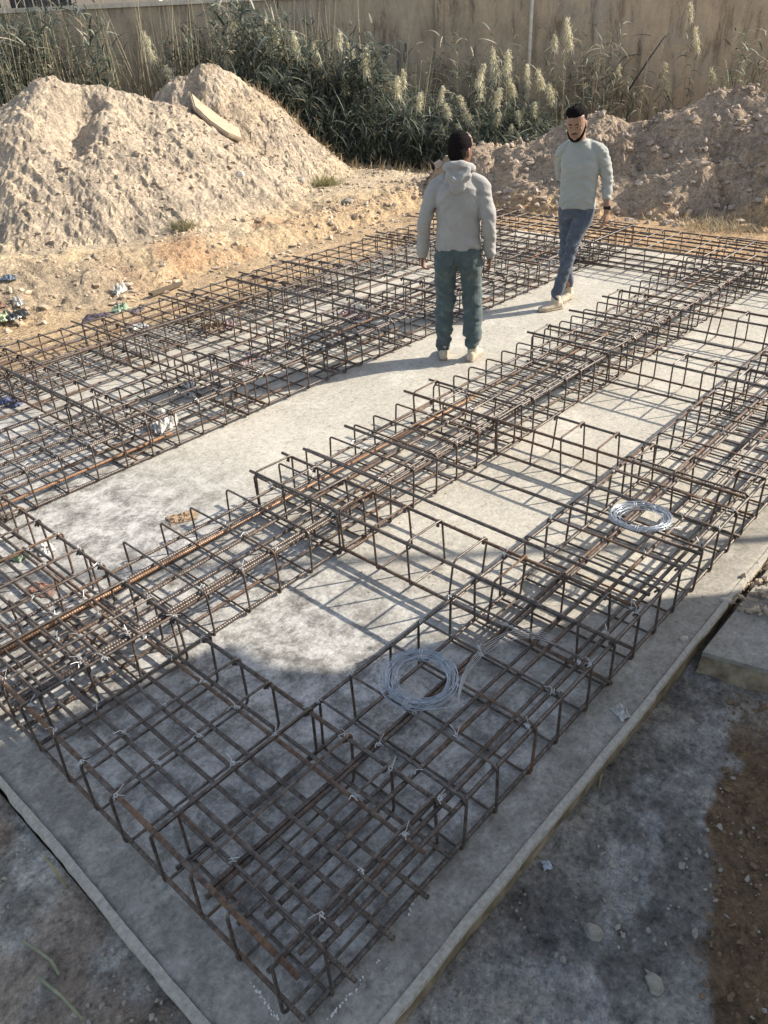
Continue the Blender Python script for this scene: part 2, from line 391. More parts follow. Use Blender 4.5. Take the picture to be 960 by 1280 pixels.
# ------------------------------------------------------------------ slab
SX0, SX1, SY0, SY1 = .42, 9.25, .83, 6.75
def slab():
    nx_, ny_ = 221, 149
    xs = np.linspace(SX0, SX1, nx_); ys = np.linspace(SY0, SY1, ny_)
    A, B = np.meshgrid(xs, ys, indexing='ij')
    Z = (fbm(A, B, 1.2, 4, 90)-.5)*.010+(fbm(A, B, 6, 3, 92)-.5)*.003
    wob = (fbm(B, B*0, 1.7, 4, 95)-.5)*.030; A = A+wob*ss(.25, 0, A-SX0)
    wob2 = (fbm(A, A*0, 1.3, 4, 97)-.5)*.022; B = B+wob2*ss(.25, 0, B-SY0)
    V = [tuple(v) for v in np.stack([A, B, Z], -1).reshape(-1, 3)]
    I = np.arange(nx_*ny_).reshape(nx_, ny_)
    Fq = [tuple(f) for f in np.stack([I[:-1,:-1], I[1:,:-1], I[1:,1:], I[:-1,1:]], -1).reshape(-1, 4).tolist()]
    ring = [I[i,0] for i in range(nx_)]+[I[-1,j] for j in range(1,ny_)]+[I[i,-1] for i in range(nx_-2,-1,-1)]+[I[0,j] for j in range(ny_-2,0,-1)]
    n0 = len(V)
    for k in ring: v = V[k]; V.append((v[0], v[1], -.26))
    L = len(ring)
    for k in range(L): Fq.append((ring[k], n0+k, n0+(k+1) % L, ring[(k+1) % L]))
    me = mesh('slab', V, Fq, True)
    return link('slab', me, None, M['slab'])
slab_o = slab(); tag(slab_o, kind='structure')
def lip(side):
    """pale cast lip along one edge of the slab, with an earth-stained face under it"""
    mb = MB(); fb = MB(); n = 620 if side == 'right' else 420
    P = []
    for i in range(n+1):
        t = i/n
        if side == 'right': a = .36+t*(9.2-.36); q = fbm(np.array([a]), np.array([0.]), 1.3, 4, 97)[0]
        else: a = .80+t*(6.9-.80); q = fbm(np.array([a]), np.array([0.]), 1.7, 4, 95)[0]
        j = (q-.5)*(.022 if side == 'right' else .030)
        A_ = np.array([a]); r1 = vn(A_, A_*0, 9, 5)[0]*.003+vn(A_, A_*0, 23, 8)[0]*.003+max(0, vn(A_, A_*0, 5, 15)[0]-.8)*-.05; r2_ = vn(A_, A_*0+3, 17, 6)[0]*.002+vn(A_, A_*0+3, 33, 16)[0]*.002-max(0, vn(A_, A_*0, 7, 18)[0]-.78)*.04
        P.append((a, j, r1, r2_))
    V = []; Fc = []
    for a, j, r1, r2_ in P:
        base = (SY0 if side == 'right' else SX0)+j
        wdt = .020 if side == 'right' else .022
        sec = [(base+.006, -.02), (base+.004, .005+r2_*.6), (base-wdt+.002-r1*.8, .005+r2_*.6), (base-wdt-r1, .002), (base-wdt-.002-r1, -.014), (base-wdt+.012, -.05), (base-wdt+.014, -.26)]
        for c_, z in sec: V.append((a, c_, z) if side == 'right' else (c_, a, z))
    S = 7
    for i in range(n):
        for k in range(S-1):
            f = (i*S+k, (i+1)*S+k, (i+1)*S+k+1, i*S+k+1)
            Fc.append(f if side == 'right' else f[::-1])
    Fc.append(tuple(range(S))); Fc.append(tuple(n*S+k for k in range(S))[::-1])
    me = mesh('slab_edge', V, Fc, False)
    me.materials.append(M['lip']); me.materials.append(M['formwork'])
    for i, p in enumerate(me.polygons):
        if i < n*(S-1) and (i % (S-1)) >= 4: p.material_index = 1
    o = link('slab_edge', me, slab_o)
lip('right'); lip('left')

# lower pad cast against the slab further along
def pad():
    A = [(2.86,.782),(2.93,.50),(3.02,.18),(3.1,-.25),(9.0,-.25),(9.0,.782)]
    n = len(A); mb = MB()
    mb.add([(x, y, -.035) for x, y in A]+[(x, y, -.062) for x, y in A], [tuple(range(n-1, -1, -1))[::-1]]+[(i, i+n, (i+1) % n+n, (i+1) % n) for i in range(n)])
    o = mb.build('lower_slab', M['slab']); tag(o, kind='structure')
    fb = MB(); W = []
    for i in range(41):
        t = i/40; y = .78-t*1.03; x = 2.865+t*.235
        W.append((x+.02*(vn(np.array([y]), np.array([1.]), 14, 3)[0]-.5), y, .02*(vn(np.array([y]), np.array([1.]), 9, 4)[0])))
    V = []
    for x, y, q in W: V += [(x+.05, y, -.042), (x-.005-q, y, -.046-q), (x-.03-q, y, -.12), (x-.06, y, -.20)]
    Fc = []
    for i in range(40):
        for k in range(3): Fc.append((i*4+k, i*4+k+1, i*4+k+5, i*4+k+4))
    me = mesh('earth_edge', V, Fc, False); link('earth_edge', me, o, M['formwork'])
pad()

# ------------------------------------------------------------------ rebar
BR, SR = .0090, .0060
def bar_mesh(L, r=BR, seed=0, bend=.006):
    """bar along local x, centred on its start"""
    rr = random.Random(seed); mb = MB(); n = max(2, int(L/.35)); P = []
    a, b, c, d = rr.uniform(.6, 1.6), rr.uniform(0, 6), rr.uniform(.6, 1.6), rr.uniform(0, 6)
    for i in range(n+1):
        x = L*i/n; P.append((x, bend*math.sin(a*x+b), bend*.5*math.sin(c*x*1.3+d)))
    mb.tube(P, r, 7); me = mb.mesh('rebar', True); me.materials.append(M['steel'])
    return me
def rounded(w, h, rad, seg=3):
    P = []
    for cx, cy, a0 in ((w-rad, rad, -90), (w-rad, h-rad, 0), (rad, h-rad, 90), (rad, rad, 180)):
        for k in range(seg+1):
            A = R_(a0+90*k/seg); P.append((cx+rad*math.cos(A), cy+rad*math.sin(A)))
    return P
def stirrup_mesh(w, h, seed=0, lean=0.0):
    """closed stirrup in the local yz plane, y from 0 to w, z from 0 to h, two short hook tails"""
    rr = random.Random(seed); mb = MB(); rad = rr.uniform(.016, .030)
    P = rounded(w, h, rad)
    k1, k2 = rr.uniform(-.010, .010), rr.uniform(-.012, .012)
    Q = [(lean*z+.004*math.sin(9*y+seed), y+k1*(z/h)+k2*(1-z/h)*(y/w)*.5, z) for y, z in P]
    mb.tube(Q, SR, 6, closed=True)
    mb.tube([(lean*h+.006, k1+.004, h-.004-rad*.2), (lean*h+.008, k1+.016, h-.014), (lean*h+.010, k1+.030, h-.034)], SR, 6)
    mb.tube([(lean*h+.010, k1+.012, h-.002), (lean*h+.013, k1+.010, h-.02), (lean*h+.014, k1+.014, h-.045)], SR, 6)
    me = mb.mesh('stirrup', True); me.materials.append(M['steel']); return me
def tie_mesh(seed):
    rr = random.Random(seed); mb = MB(); r = .0013
    P = []
    for k in range(14):
        A = k*1.0; P.append((.007*math.cos(A), .007*math.sin(A), -.004+.0010*k))
    mb.tube(P, r, 4)
    for s in range(rr.choice([1, 2, 2])):
        a = rr.uniform(0, 6.28); l = rr.uniform(.024, .046)
        mb.tube([(0, 0, .006), (.3*l*math.cos(a), .3*l*math.sin(a), .018), (l*math.cos(a+.3), l*math.sin(a+.3), .020+rr.uniform(-.01, .02))], r, 4)
    mb.tube([(-.012, -.012, -.004), (-.004, .004, .008), (.012, .012, -.003)], r, 4)
    me = mb.mesh('tie_wire', False); me.materials.append(M['wire']); return me
TIES = [tie_mesh(i) for i in range(9)]
CG = 'rebar cages tied over the slab'
def cage(label, axis_, a0, a1, c0, c1, tops, bots, sp=.2, s0=None, z0=.012, h=.262, ties=None, skip=None, tall=False, leanv=.04, over=.02):
    """axis_ 'x': runs along x from a0 to a1, across y from c0 to c1; 'y': the other way round. Local x = run."""
    if axis_ == 'x': root = empty('rebar_cage', (a0, c0, 0), 0)
    else: root = empty('rebar_cage', (c1, a0, 0), math.pi/2)   # local x -> +Y, local y -> -X
    tag(root, label, 'rebar cage', CG)
    w = c1-c0; L = a1-a0
    loc = (lambda c: c-c0) if axis_ == 'x' else (lambda c: c1-c)
    vs = [stirrup_mesh(w, h, rnd.randint(0, 9999), rnd.uniform(-leanv, leanv)) for _ in range(6)]
    s = s0 if s0 is not None else .03; ys = []
    i = 0
    while s < L-.01:
        if not (skip and skip(s+a0)):
            o = link('stirrup', vs[rnd.randrange(6)], root, None, (s+rnd.uniform(-.008, .008), rnd.uniform(-.004, .004), z0), (0, 0, rnd.uniform(-.014, .014)))
            ys.append(s)
        s += sp
    for lst, zc in ((tops, z0+h-SR-BR-.0012), (bots, z0+SR+BR+.0012)):
        for c in lst:
            spans = [(-over-rnd.uniform(-.02, .03), L+over+rnd.uniform(-.02, .05))]
            if L > 5 and rnd.random() < .75:
                q = rnd.uniform(.3, .7)*L; lap = rnd.uniform(.4, .7)
                spans = [(spans[0][0], q+lap/2), (q-lap/2, spans[0][1])]
            for k, (p0, p1) in enumerate(spans):
                me = bar_mesh(p1-p0, BR*rnd.choice([.92, 1, 1, 1.08]), rnd.randint(0, 9999), .004 if L < 3 else .007)
                link('longitudinal_bar', me, root, None, (p0, loc(c)+(.0165 if k else 0)+rnd.uniform(-.006, .006), zc), (rnd.uniform(0, 3), 0, rnd.uniform(-.003, .003)/max(1, L/3)))
    if ties:
        cand = [(s_, c) for s_ in ys for c in tops if ties(s_, c)]
        rnd.shuffle(cand)
        for s_, c in cand[:48]:
            link('tie_wire', TIES[rnd.randrange(9)], root, None, (s_+rnd.uniform(-.012, .012), loc(c)+rnd.uniform(-.008, .008), z0+h+.001), (rnd.uniform(-.5, .5), rnd.uniform(-.4, .4), rnd.uniform(0, 6.28)))
    return root
ZY = .036; HY = .262
# long cages (along x)
cage('long rebar cage nearest the right slab edge, under both wire coils', 'x', .66, 9.35, .98, 1.68,
     [.99, 1.025, 1.17, 1.35, 1.38, 1.665], [.992, 1.18, 1.36, 1.50, 1.665], .2065, .045, skip=lambda v: v < 1.25 and v > .8, ties=lambda s, c: s < 4.5 and rnd.random() < .85)
cage('long middle rebar cage, along the right side of the clear walkway strip', 'x', .60, 9.3, 2.55, 3.235,
     [2.565, 2.60, 2.79, 2.95, 3.06], [2.565, 2.69, 2.82, 2.95, 3.08, 3.22], .2065, .06, ties=lambda s, c: s < 5.5 and rnd.random() < .6)
cage('long rebar cage along the left side of the walkway', 'x', .60, 9.3, 4.36, 5.06,
     [4.375, 4.41, 4.60, 4.79, 5.045], [4.375, 4.53, 4.70, 4.88, 5.045], .2065, .09, ties=lambda s, c: s < 4.5 and rnd.random() < .4)
cage('outermost long rebar cage, beside the orange earth bank', 'x', .60, 9.3, 6.02, 6.72,
     [6.035, 6.065, 6.30, 6.50, 6.705], [6.035, 6.16, 6.30, 6.44, 6.58, 6.705], .2065, .12)
# cross cages (along y)
cage('cross rebar cage at the near end of the slab, running to its lower left edge', 'y', .98, 7.0, .58, 1.285,
     [.595, .76, .93, 1.10, 1.27], [.595, .765, .935, 1.105, 1.27], .2065, .06, z0=ZY, h=HY, ties=lambda s, c: s < 2.8 and rnd.random() < .85)
cage('cross rebar cage closing the far end of the slab, before the grey heap', 'y', .95, 7.0, 8.10, 9.02,
     [8.12, 8.30, 8.46, 8.62, 8.80, 9.0], [8.12, 8.30, 8.50, 8.75, 9.0], .2065, .06, z0=ZY, h=HY)
def beam(x0, x1, y0, y1, label, three=False, sp=.232):
    return cage(label, 'y', y0, y1, x0, x1, [x0+.012, x1-.012], [x0+.012, x1-.012], sp, .02+.11, z0=ZY, h=HY, over=.012, leanv=.10)
beam(2.33, 2.60, 1.0, 3.26, 'narrow tie cage right of the walkway, the nearest to the camera')
beam(3.73, 4.01, 1.0, 3.26, 'narrow tie cage right of the walkway, second from the camera, by the sunlit coil')
beam(5.20, 5.47, 1.0, 3.26, 'narrow tie cage third from the camera, right of the walkway')
beam(6.40, 6.66, 1.0, 3.26, 'narrow tie cage fourth from the camera, right of the walkway')
beam(2.20, 2.42, 4.34, 6.75, 'narrow tie cage nearest the camera on the left of the walkway')
beam(4.06, 4.32, 4.34, 6.75, 'narrow tie cage left of the walkway, second from the camera')
beam(5.62, 5.86, 4.34, 6.75, 'narrow tie cage left of the walkway, third from the camera')
beam(6.98, 7.22, 4.34, 6.75, 'narrow tie cage left of the walkway, the farthest one, behind the man in grey')
# loose bars lying on and across the cages
def loose(p, q, label, r=BR*1.05, group='loose bars laid on the cages'):
    p = Vector(p); q = Vector(q); d = q-p
    me = bar_mesh(d.length, r, rnd.randint(0, 999), .006); me.name = 'loose_bar'
    o = link('loose_bar', me, None, None, p); o.rotation_euler = Vector((1, 0, 0)).rotation_difference(d).to_euler()
    tag(o, label, 'rebar', group)
zt = ZY+HY+SR+.002
loose((2.66, .99, zt), (2.69, 3.2, zt), 'loose bar lying beside the nearest tie cage')
loose((3.12, .95, zt-.02), (3.08, 3.25, zt-.02), 'loose bar over both long cages between the two nearest tie cages')
loose((5.92, 2.5, zt-.02), (5.88, 3.3, zt-.02), 'short loose bar on the middle cage')
for i, (a, b, l) in enumerate([((1.9, 6.62, .035), (7.6, 6.64, .035), 'long straight bar on the sand under the outermost cage'),
     ((.9, 6.95, .05), (4.9, 7.0, .03), 'bar lying on the sand just outside the outermost cage')]):
    loose(a, b, l)
beam(3.12, 3.34, 4.34, 6.75, 'narrow tie cage left of the walkway, standing beside the reddish sack')
beam(4.86, 5.08, 4.34, 6.75, 'narrow tie cage left of the walkway, before the one behind the dusty rag')
for k, yy in enumerate((5.22, 5.40, 5.62, 5.84)):
    loose((.62+.1*k, yy, .028), (8.9, yy+.02, .028), ['lowest', 'second', 'third', 'topmost'][k]+' of four long bars on the slab between the two left cages', BR)
rust = M['steel'].copy(); rust.name = 'rusty_rebar'
for nd in rust.node_tree.nodes:
    if nd.type == 'VALTORGB' and abs(nd.color_ramp.elements[0].position-.53) < .001: nd.color_ramp.elements[0].position = .12; nd.color_ramp.elements[1].position = .4
    if nd.type == 'VALTORGB' and abs(nd.color_ramp.elements[1].color[0]-.26) < .001: nd.color_ramp.elements[1].color = (.34, .19, .10, 1); nd.color_ramp.elements[0].color = (.17, .09, .05, 1)
for a, b, l in [((.70, 3.185, .058), (4.4, 3.18, .05), 'bright orange rusty bar low inside the middle cage beside the walkway'),
        ((.72, 4.48, .06), (2.6, 4.52, .05), 'rusty bar low in the cage at the left side of the walkway')]:
    loose(a, b, l, BR*1.15); o = COL.objects[-1]; o.data.materials.clear(); o.data.materials.append(rust)
# wire coils
def coil(c, r, label, seed, tilt=(0, 0)):
    rr = random.Random(seed); root = empty('wire_coil', c); root.rotation_euler = (tilt[0], tilt[1], 0)
    tag(root, label, 'wire coil', 'coils of tie wire lying on the cage')
    mb = MB(); P = []
    turns = 20; n = 30
    rad = r; ph = 0
    for t in range(turns):
        r0 = r*rr.uniform(.76, 1.04); ox, oy = rr.gauss(0, .009), rr.gauss(0, .009); zz = rr.uniform(0, .020)
        e = rr.uniform(-.03, .03)
        for k in range(n):
            A = 2*math.pi*k/n; P.append((ox+r0*(1+e)*math.cos(A), oy+r0*(1-e)*math.sin(A), .006+zz+.004*math.sin(2*A+t)))
    # smooth the joints between turns
    mb.tube(P, .0012, 5); mb.build('wire_loops', M['coilwire'], root, True)
    mb = MB()
    for a in (.6, 3.4):
        q = []
        for k in range(17):
            A = k*2*math.pi/8; q.append(((r*.92+.026*math.cos(A))*math.cos(a+.01*k), (r*.92+.026*math.cos(A))*math.sin(a+.01*k), .016+.016*math.sin(A)))
        mb.tube(q, .0016, 4)
    mb.build('binding', M['wire'], root, True)
    mb = MB(); q = []
    for k in range(12):
        A = a+k*.14; q.append((r*(1.0+.05*k)*math.cos(A), r*(1.0+.05*k)*math.sin(A), .012+.01*k*(1-k/12)))
    mb.tube(q, .0014, 4); mb.build('loose_end', M['coilwire'], root, True)
coil((1.655, 1.435, .283), .138, 'round coil of pale wire on the shaded near part of the right cage', 3, (.06, -.05))
coil((3.22, 1.31, .283), .145, 'round coil of pale wire on the sunlit part of the right cage', 5, (-.05, .08))
mb = MB()
for k in range(5):
    P = []
    for i in range(14):
        A = 2.4-i*.17; P.append((1.86+.30*math.cos(A)*1.0+.006*k, 1.10+.20*math.sin(A)+.005*k, .29+.05*math.sin(i*.24)+.004*k))
    mb.tube(P, .0011, 4)
o = mb.build('wire_strands', M['wire'], None, True); tag(o, 'thin loose wire strands curving over the right cage beside the shaded coil', 'wire')
#@@PART2@@
# ------------------------------------------------------------------ wall, buildings and reeds behind the site
VA = R_(43.653); VF = Vector((math.cos(VA), math.sin(VA), 0)); VR = Vector((math.sin(VA), -math.cos(VA), 0))
def wp(d, s, z=0.0): return VF*d+VR*s+Vector((0, 0, z))
def lat(px, d): return (px-480)/971.56*d*.8475
def ray(px, py):
    d = fw+r2*((px-480)/971.56)-u2*((py-640)/971.56); return d
def ground_at(px, py):
    """walk along a line of sight until it meets the ground surface"""
    d = ray(px, py); p = Vector((0, 0, CAMH)); t = 1.0
    for _ in range(1500):
        q = p+d*t
        g_ = 0.0 if (SX0 < q.x < SX1 and SY0 < q.y < 6.3) else hz(q.x, q.y)
        if q.z <= g_: break
        t += max(.01, (q.z-g_)*.4)
    return Vector((q.x, q.y, g_))
WD = 18.2
wall = empty('boundary_wall', wp(WD, 0), VA-math.pi/2)       # local x = to the right, local y = away
tag(wall, 'long stained plaster boundary wall behind the reeds and dirt heaps', 'wall')
def wallmesh():
    xs = np.arange(-10.6, 26.01, .25); zs = np.arange(0, 2.96, .2)
    mb = MB(); mb.box((-10.6, 0, -.3), (26, .28, 2.92)); mb.build('plaster_face', M['wall'], wall)
    mb = MB(); mb.box((-10.7, -.05, 2.925), (-1.0, .33, 3.0)); mb.box((-.98, -.04, 2.925), (26, .32, 2.985)); mb.build('coping', M['coping'], wall)
    for px, ww in ((579, .16), (100, .5)):
        x = lat(px, WD); mb = MB(); mb.box((x-ww/2, -.06, -.3), (x+ww/2, -.003, 2.922)); mb.build('pilaster', M['wall'], wall)
    x = lat(693, WD); mb = MB(); mb.tube([(x, -.1, -.2), (x+.01, -.1, 2.9)], .035, 8); mb.build('drain_pipe', M['coping'], wall, True)
wallmesh()
def far_building(d, s0, s1, z1, label, name, openings, m, lattice=None, depth=5):
    root = empty(name, wp(d, 0), VA-math.pi/2); tag(root, label, 'building')
    mb = MB(); mb.box((s0, 0, -.2), (s1, depth, z1)); mb.build('outer_wall', m, root)
    for a, b, c, e in openings:
        f = MB(); f.box((a-.08, -.05, c-.08), (b+.08, -.003, c)); f.box((a-.08, -.05, e), (b+.08, -.003, e+.08)); f.box((a-.08, -.05, c), (a, -.003, e)); f.box((b, -.05, c), (b+.08, -.003, e))
        fo = f.build('window', M['coping'], root)
        q = MB(); q.box((a, -.012, c), (b, -.004, e)); q.build('pane', M['darkopen'], fo)
        g_ = MB(); k = a+.15
        while k < b-.05: g_.box((k-.012, -.04, c), (k+.012, -.018, e)); k += .22
        g_.build('grille', M['coping'], fo)
    return root
x = lat(95, 24)
far_building(24, lat(20, 24), lat(235, 24), 5.2, 'pale building above the left of the wall with a dark barred window', 'building', [(lat(55, 24), lat(130, 24), 2.75, 4.2)], M['paleplaster'])
b2 = far_building(25, lat(330, 25), lat(640, 25), 4.6, 'distant plastered building rising above the middle of the wall', 'building', [(lat(350, 25), lat(395, 25), 2.75, 3.9), (lat(560, 25), lat(610, 25), 3.2, 4.2)], M['paleplaster'])
# perforated block screen
scr = empty('block_screen', wp(22, 0), VA-math.pi/2); tag(scr, 'pale perforated block screen seen above the wall behind the tall reeds', 'screen')
mb = MB(); s0, s1 = lat(232, 22), lat(322, 22); k = s0; c = .17
while k < s1:
    mb.box((k, 0, 2.5), (k+.06, .12, 4.0)); k += c
z = 2.5
while z < 4.0:
    mb.box((s0, .02, z), (s1, .10, z+.07)); z += c
mb.build('pierced_blocks', M['paleplaster'], scr)
mb = MB(); mb.box((s0-.05, .03, -.2), (s1+.05, .18, 2.498)); mb.build('screen_base', M['wall'], scr)

GREENS = np.array([[.055,.070,.058],[.085,.105,.078],[.13,.15,.105],[.20,.21,.15],[.31,.28,.20],[.39,.33,.235],[.075,.090,.090]])
def ribbons(base, dirs, lens, widths, droop, cols, seg=4, rs=nr):
    """curved leaf blades; base (n,3), dirs (n,3) unit"""
    n = len(base); side = np.cross(dirs, np.array([0, 0, 1.]))+rs.normal(0, .25, (n, 3)); side /= np.linalg.norm(side, axis=1)[:, None]+1e-9
    V = np.zeros((n, seg+1, 2, 3)); ts = np.linspace(0, 1, seg+1)
    for i, t in enumerate(ts):
        c = base+dirs*(lens*t)[:, None]; c[:, 2] -= droop*lens*t*t
        wv = widths*(1-t)**.7*(.6+.8*min(t*3, 1)) if t < 1 else widths*.05
        V[:, i, 0] = c-side*wv[:, None]/2; V[:, i, 1] = c+side*wv[:, None]/2
    I = np.arange(n)[:, None]*(seg+1)*2
    Fs = []
    for i in range(seg):
        Fs.append(np.concatenate([I+2*i, I+2*i+1, I+2*i+3, I+2*i+2], 1))
    F_ = np.stack(Fs, 1).reshape(-1, 4)
    C_ = np.repeat(cols, (seg+1)*2, axis=0)
    return V.reshape(-1, 3), F_, C_
class RB:
    def __init__(s): s.V = []; s.F = []; s.C = []; s.n = 0
    def add(s, t):
        V, F_, C_ = t; s.V.append(V); s.F.append(F_+s.n); s.C.append(C_); s.n += len(V)
    def mesh(s, name): return npmesh(name, np.concatenate(s.V), np.concatenate(s.F), False, np.concatenate(s.C))
def stand(rb, pos, hts, pick, leaves=9, wscale=1.0, rs=nr, lmin=.15):
    n = len(pos)
    lean = rs.normal(0, .10, (n, 3)); lean[:, 2] = 1; lean /= np.linalg.norm(lean, axis=1)[:, None]
    sc_ = GREENS[rs.choice([4, 5, 3, 2], n)]*rs.uniform(.6, 1.0, (n, 1))
    rb.add(ribbons(pos.copy(), lean, hts, np.full(n, .016*wscale), np.full(n, .04), sc_, 4, rs))
    for k in range(leaves):
        t = rs.uniform(lmin, 1.0, n); a = rs.uniform(0, 2*np.pi, n); e = rs.uniform(.1, 1.2, n)
        b = pos+lean*(hts*t)[:, None]; b[:, 2] -= .04*hts*t*t
        d = np.stack([np.cos(a)*np.cos(e), np.sin(a)*np.cos(e), np.sin(e)], 1)
        cols = GREENS[rs.choice(len(GREENS), n, p=pick)]*rs.uniform(.7, 1.3, (n, 1))*(.8+.5*fbm(b[:, 0], b[:, 1]+b[:, 2]*1.5, .9, 2, 61))[:, None]
        rb.add(ribbons(b, d, rs.uniform(.22, .55, n), rs.uniform(.018, .040, n)*wscale, rs.uniform(.15, .75, n), cols, 4, rs))
def posat(d, s):
    P = VF*0; xs = d*VF.x+s*VR.x; ys = d*VF.y+s*VR.y
    return np.stack([xs, ys, height(xs[:, None], ys[:, None])[:, 0]-.03], 1)
PK = [.30, .24, .16, .09, .07, .04, .10]
# tall dense reed bed along the left half of the wall
rs = np.random.RandomState(5)
n = 2300; d = rs.uniform(15.9, 18.0, n); s = rs.uniform(lat(-160, 17), lat(500, 17), n)
# uneven density and height in clumps
dens = fbm(s, d, .9, 3, 200); keep = dens > .43; d = d[keep]; s = s[keep]
hh = (2.15+1.5*(fbm(s, d*.6, .7, 4, 205)-.3)*1.6)*rs.uniform(.72, 1.08, len(s))*np.where(s > lat(400, 17), .85, 1)
rb = RB(); stand(rb, posat(d, s), hh, PK, 15, 1.15, rs, .12)
m_ = 900; d = rs.uniform(16.2, 18.05, m_); s = rs.uniform(lat(-120, 17), lat(560, 17), m_); lean = rs.normal(0, .14, (m_, 3)); lean[:, 2] = 1; lean /= np.linalg.norm(lean, axis=1)[:, None]
rb.add(ribbons(posat(d, s), lean, rs.uniform(1.6, 3.3, m_)*np.where(s > lat(480, 17), .75, 1), np.full(m_, .022), rs.uniform(0, .1, m_), np.array([[.36, .31, .20]])*rs.uniform(.5, 1.1, (m_, 1)), 4, rs))
o = link('reeds', rb.mesh('reeds'), None, M['leaf']); tag(o, 'tall dense dark reed bed growing against the left half of the wall', 'reeds', None, 'stuff')
# lower brushy growth in the middle and to the right
n = 2500; d = rs.uniform(15.6, 17.9, n); s = rs.uniform(lat(355, 17), lat(725, 17), n)
hh = (1.08+.55*(fbm(s, d, 1.1, 3, 215)-.4)*2)*rs.uniform(.55, 1.1, n)*np.where(d < 16.2, .72, 1)
hh = hh*np.clip(1.15-.55*(s-lat(480, 17))/(lat(725, 17)-lat(480, 17)), .6, 1.1)
rb = RB(); stand(rb, posat(d, s), hh, [.14, .28, .24, .12, .06, .02, .14], 24, .72, rs, .05)
o = link('undergrowth', rb.mesh('undergrowth'), None, M['leaf']); tag(o, 'lower bushy green growth in front of the middle of the wall', 'undergrowth', None, 'stuff')
# thin stems standing against the right part of the wall
n = 330; d = rs.uniform(17.0, 18.05, n); s = rs.uniform(lat(560, 17.5), lat(1010, 17.5), n)
keep = fbm(s, s*0, 1.6, 3, 220) > .50; d = d[keep]; s = s[keep]
rb = RB(); stand(rb, posat(d, s), rs.uniform(1.2, 2.5, len(s)), [.1, .15, .15, .15, .2, .2, .05], 9, .9, rs, .2)
o = link('dry_stems', rb.mesh('dry_stems'), None, M['leaf']); tag(o, 'thin dry stems standing against the right part of the wall', 'stems', None, 'stuff')
# dry grass fringe at the foot of the reeds
n = 1500; d = rs.uniform(14.9, 16.1, n); s = rs.uniform(lat(330, 15.5), lat(640, 15.5), n)
rb = RB(); P0 = posat(d, s); a = rs.uniform(0, 6.28, n); e = rs.uniform(.5, 1.5, n)
dd = np.stack([np.cos(a)*np.cos(e), np.sin(a)*np.cos(e), np.sin(e)], 1)
rb.add(ribbons(P0, dd, rs.uniform(.12, .38, n), rs.uniform(.012, .025, n), rs.uniform(.1, .5, n), np.array([[.32, .25, .15]])*rs.uniform(.4, 1.2, (n, 1)), 3, rs))
o = link('dry_grass', rb.mesh('dry_grass'), None, M['leaf']); tag(o, 'dry grass fringe at the foot of the reeds', 'grass', None, 'stuff')
# individual plumed reeds
def plumed(seed, h, fat=1.0):
    q = np.random.RandomState(seed); root = empty('plumed_reed')
    lean = np.array([[q.normal(0, .10), q.normal(0, .10), 1.]]); lean /= np.linalg.norm(lean)
    z0 = np.zeros((1, 3))
    rb = RB()
    for k in range(3): rb.add(ribbons(z0+q.normal(0, .004, (1, 3)), lean, np.array([h]), np.array([.017]), np.array([.05]), np.array([[.26, .22, .12]]), 6, q))
    link('stem', rb.mesh('stem'), root, M['leaf'])
    n = 26; t = q.uniform(.15, .9, n); a = q.uniform(0, 6.28, n); e = q.uniform(0, 1.1, n)
    b = lean*(h*t)[:, None]; b[:, 2] -= .05*h*t*t
    d = np.stack([np.cos(a)*np.cos(e), np.sin(a)*np.cos(e), np.sin(e)], 1)
    rb = RB(); rb.add(ribbons(b, d, q.uniform(.25, .5, n), q.uniform(.02, .04, n), q.uniform(.3, .8, n), GREENS[q.choice([1, 2, 3], n)]*q.uniform(.7, 1.2, (n, 1)), 4, q))
    link('leaves', rb.mesh('leaves'), root, M['leaf'])
    n = 420; t = q.uniform(0, 1, n); top = lean[0]*h; top[2] -= .05*h
    ax = lean[0]+np.array([q.normal(0, .35), q.normal(0, .35), 0])
    bw = q.uniform(.02, .06); b = top+ax*((t-.35)*q.uniform(.16, .34)*fat)[:, None]+q.normal(0, 1, (n, 3))*bw*np.sqrt(np.clip(t*(1.05-t)*4, .05, 1))[:, None]; a = q.uniform(0, 6.28, n); e = q.uniform(-.3, 1.0, n)
    d = np.stack([np.cos(a)*np.cos(e), np.sin(a)*np.cos(e), np.sin(e)], 1)
    rb = RB(); rb.add(ribbons(b, d, q.uniform(.03, .15, n)*fat*(1.15-t*.7), q.uniform(.009, .018, n), q.uniform(.2, .9, n), np.array([[.70, .65, .47]])*q.uniform(.7, 1.15, (n, 1)), 3, q))
    link('plume', rb.mesh('plume'), root, M['leaf'])
    return root
protos = [plumed(i+40, hgt_, f_) for i, (hgt_, f_) in enumerate([(1.35, 1.25), (1.55, 1.35), (1.75, 1.1), (1.25, 1.5), (2.0, 1.1)])]
used = set()
def copy_tree(o, parent=None):
    c = o.copy(); COL.objects.link(c); c.parent = parent
    for ch in list(o.children): copy_tree(ch, c)
    return c
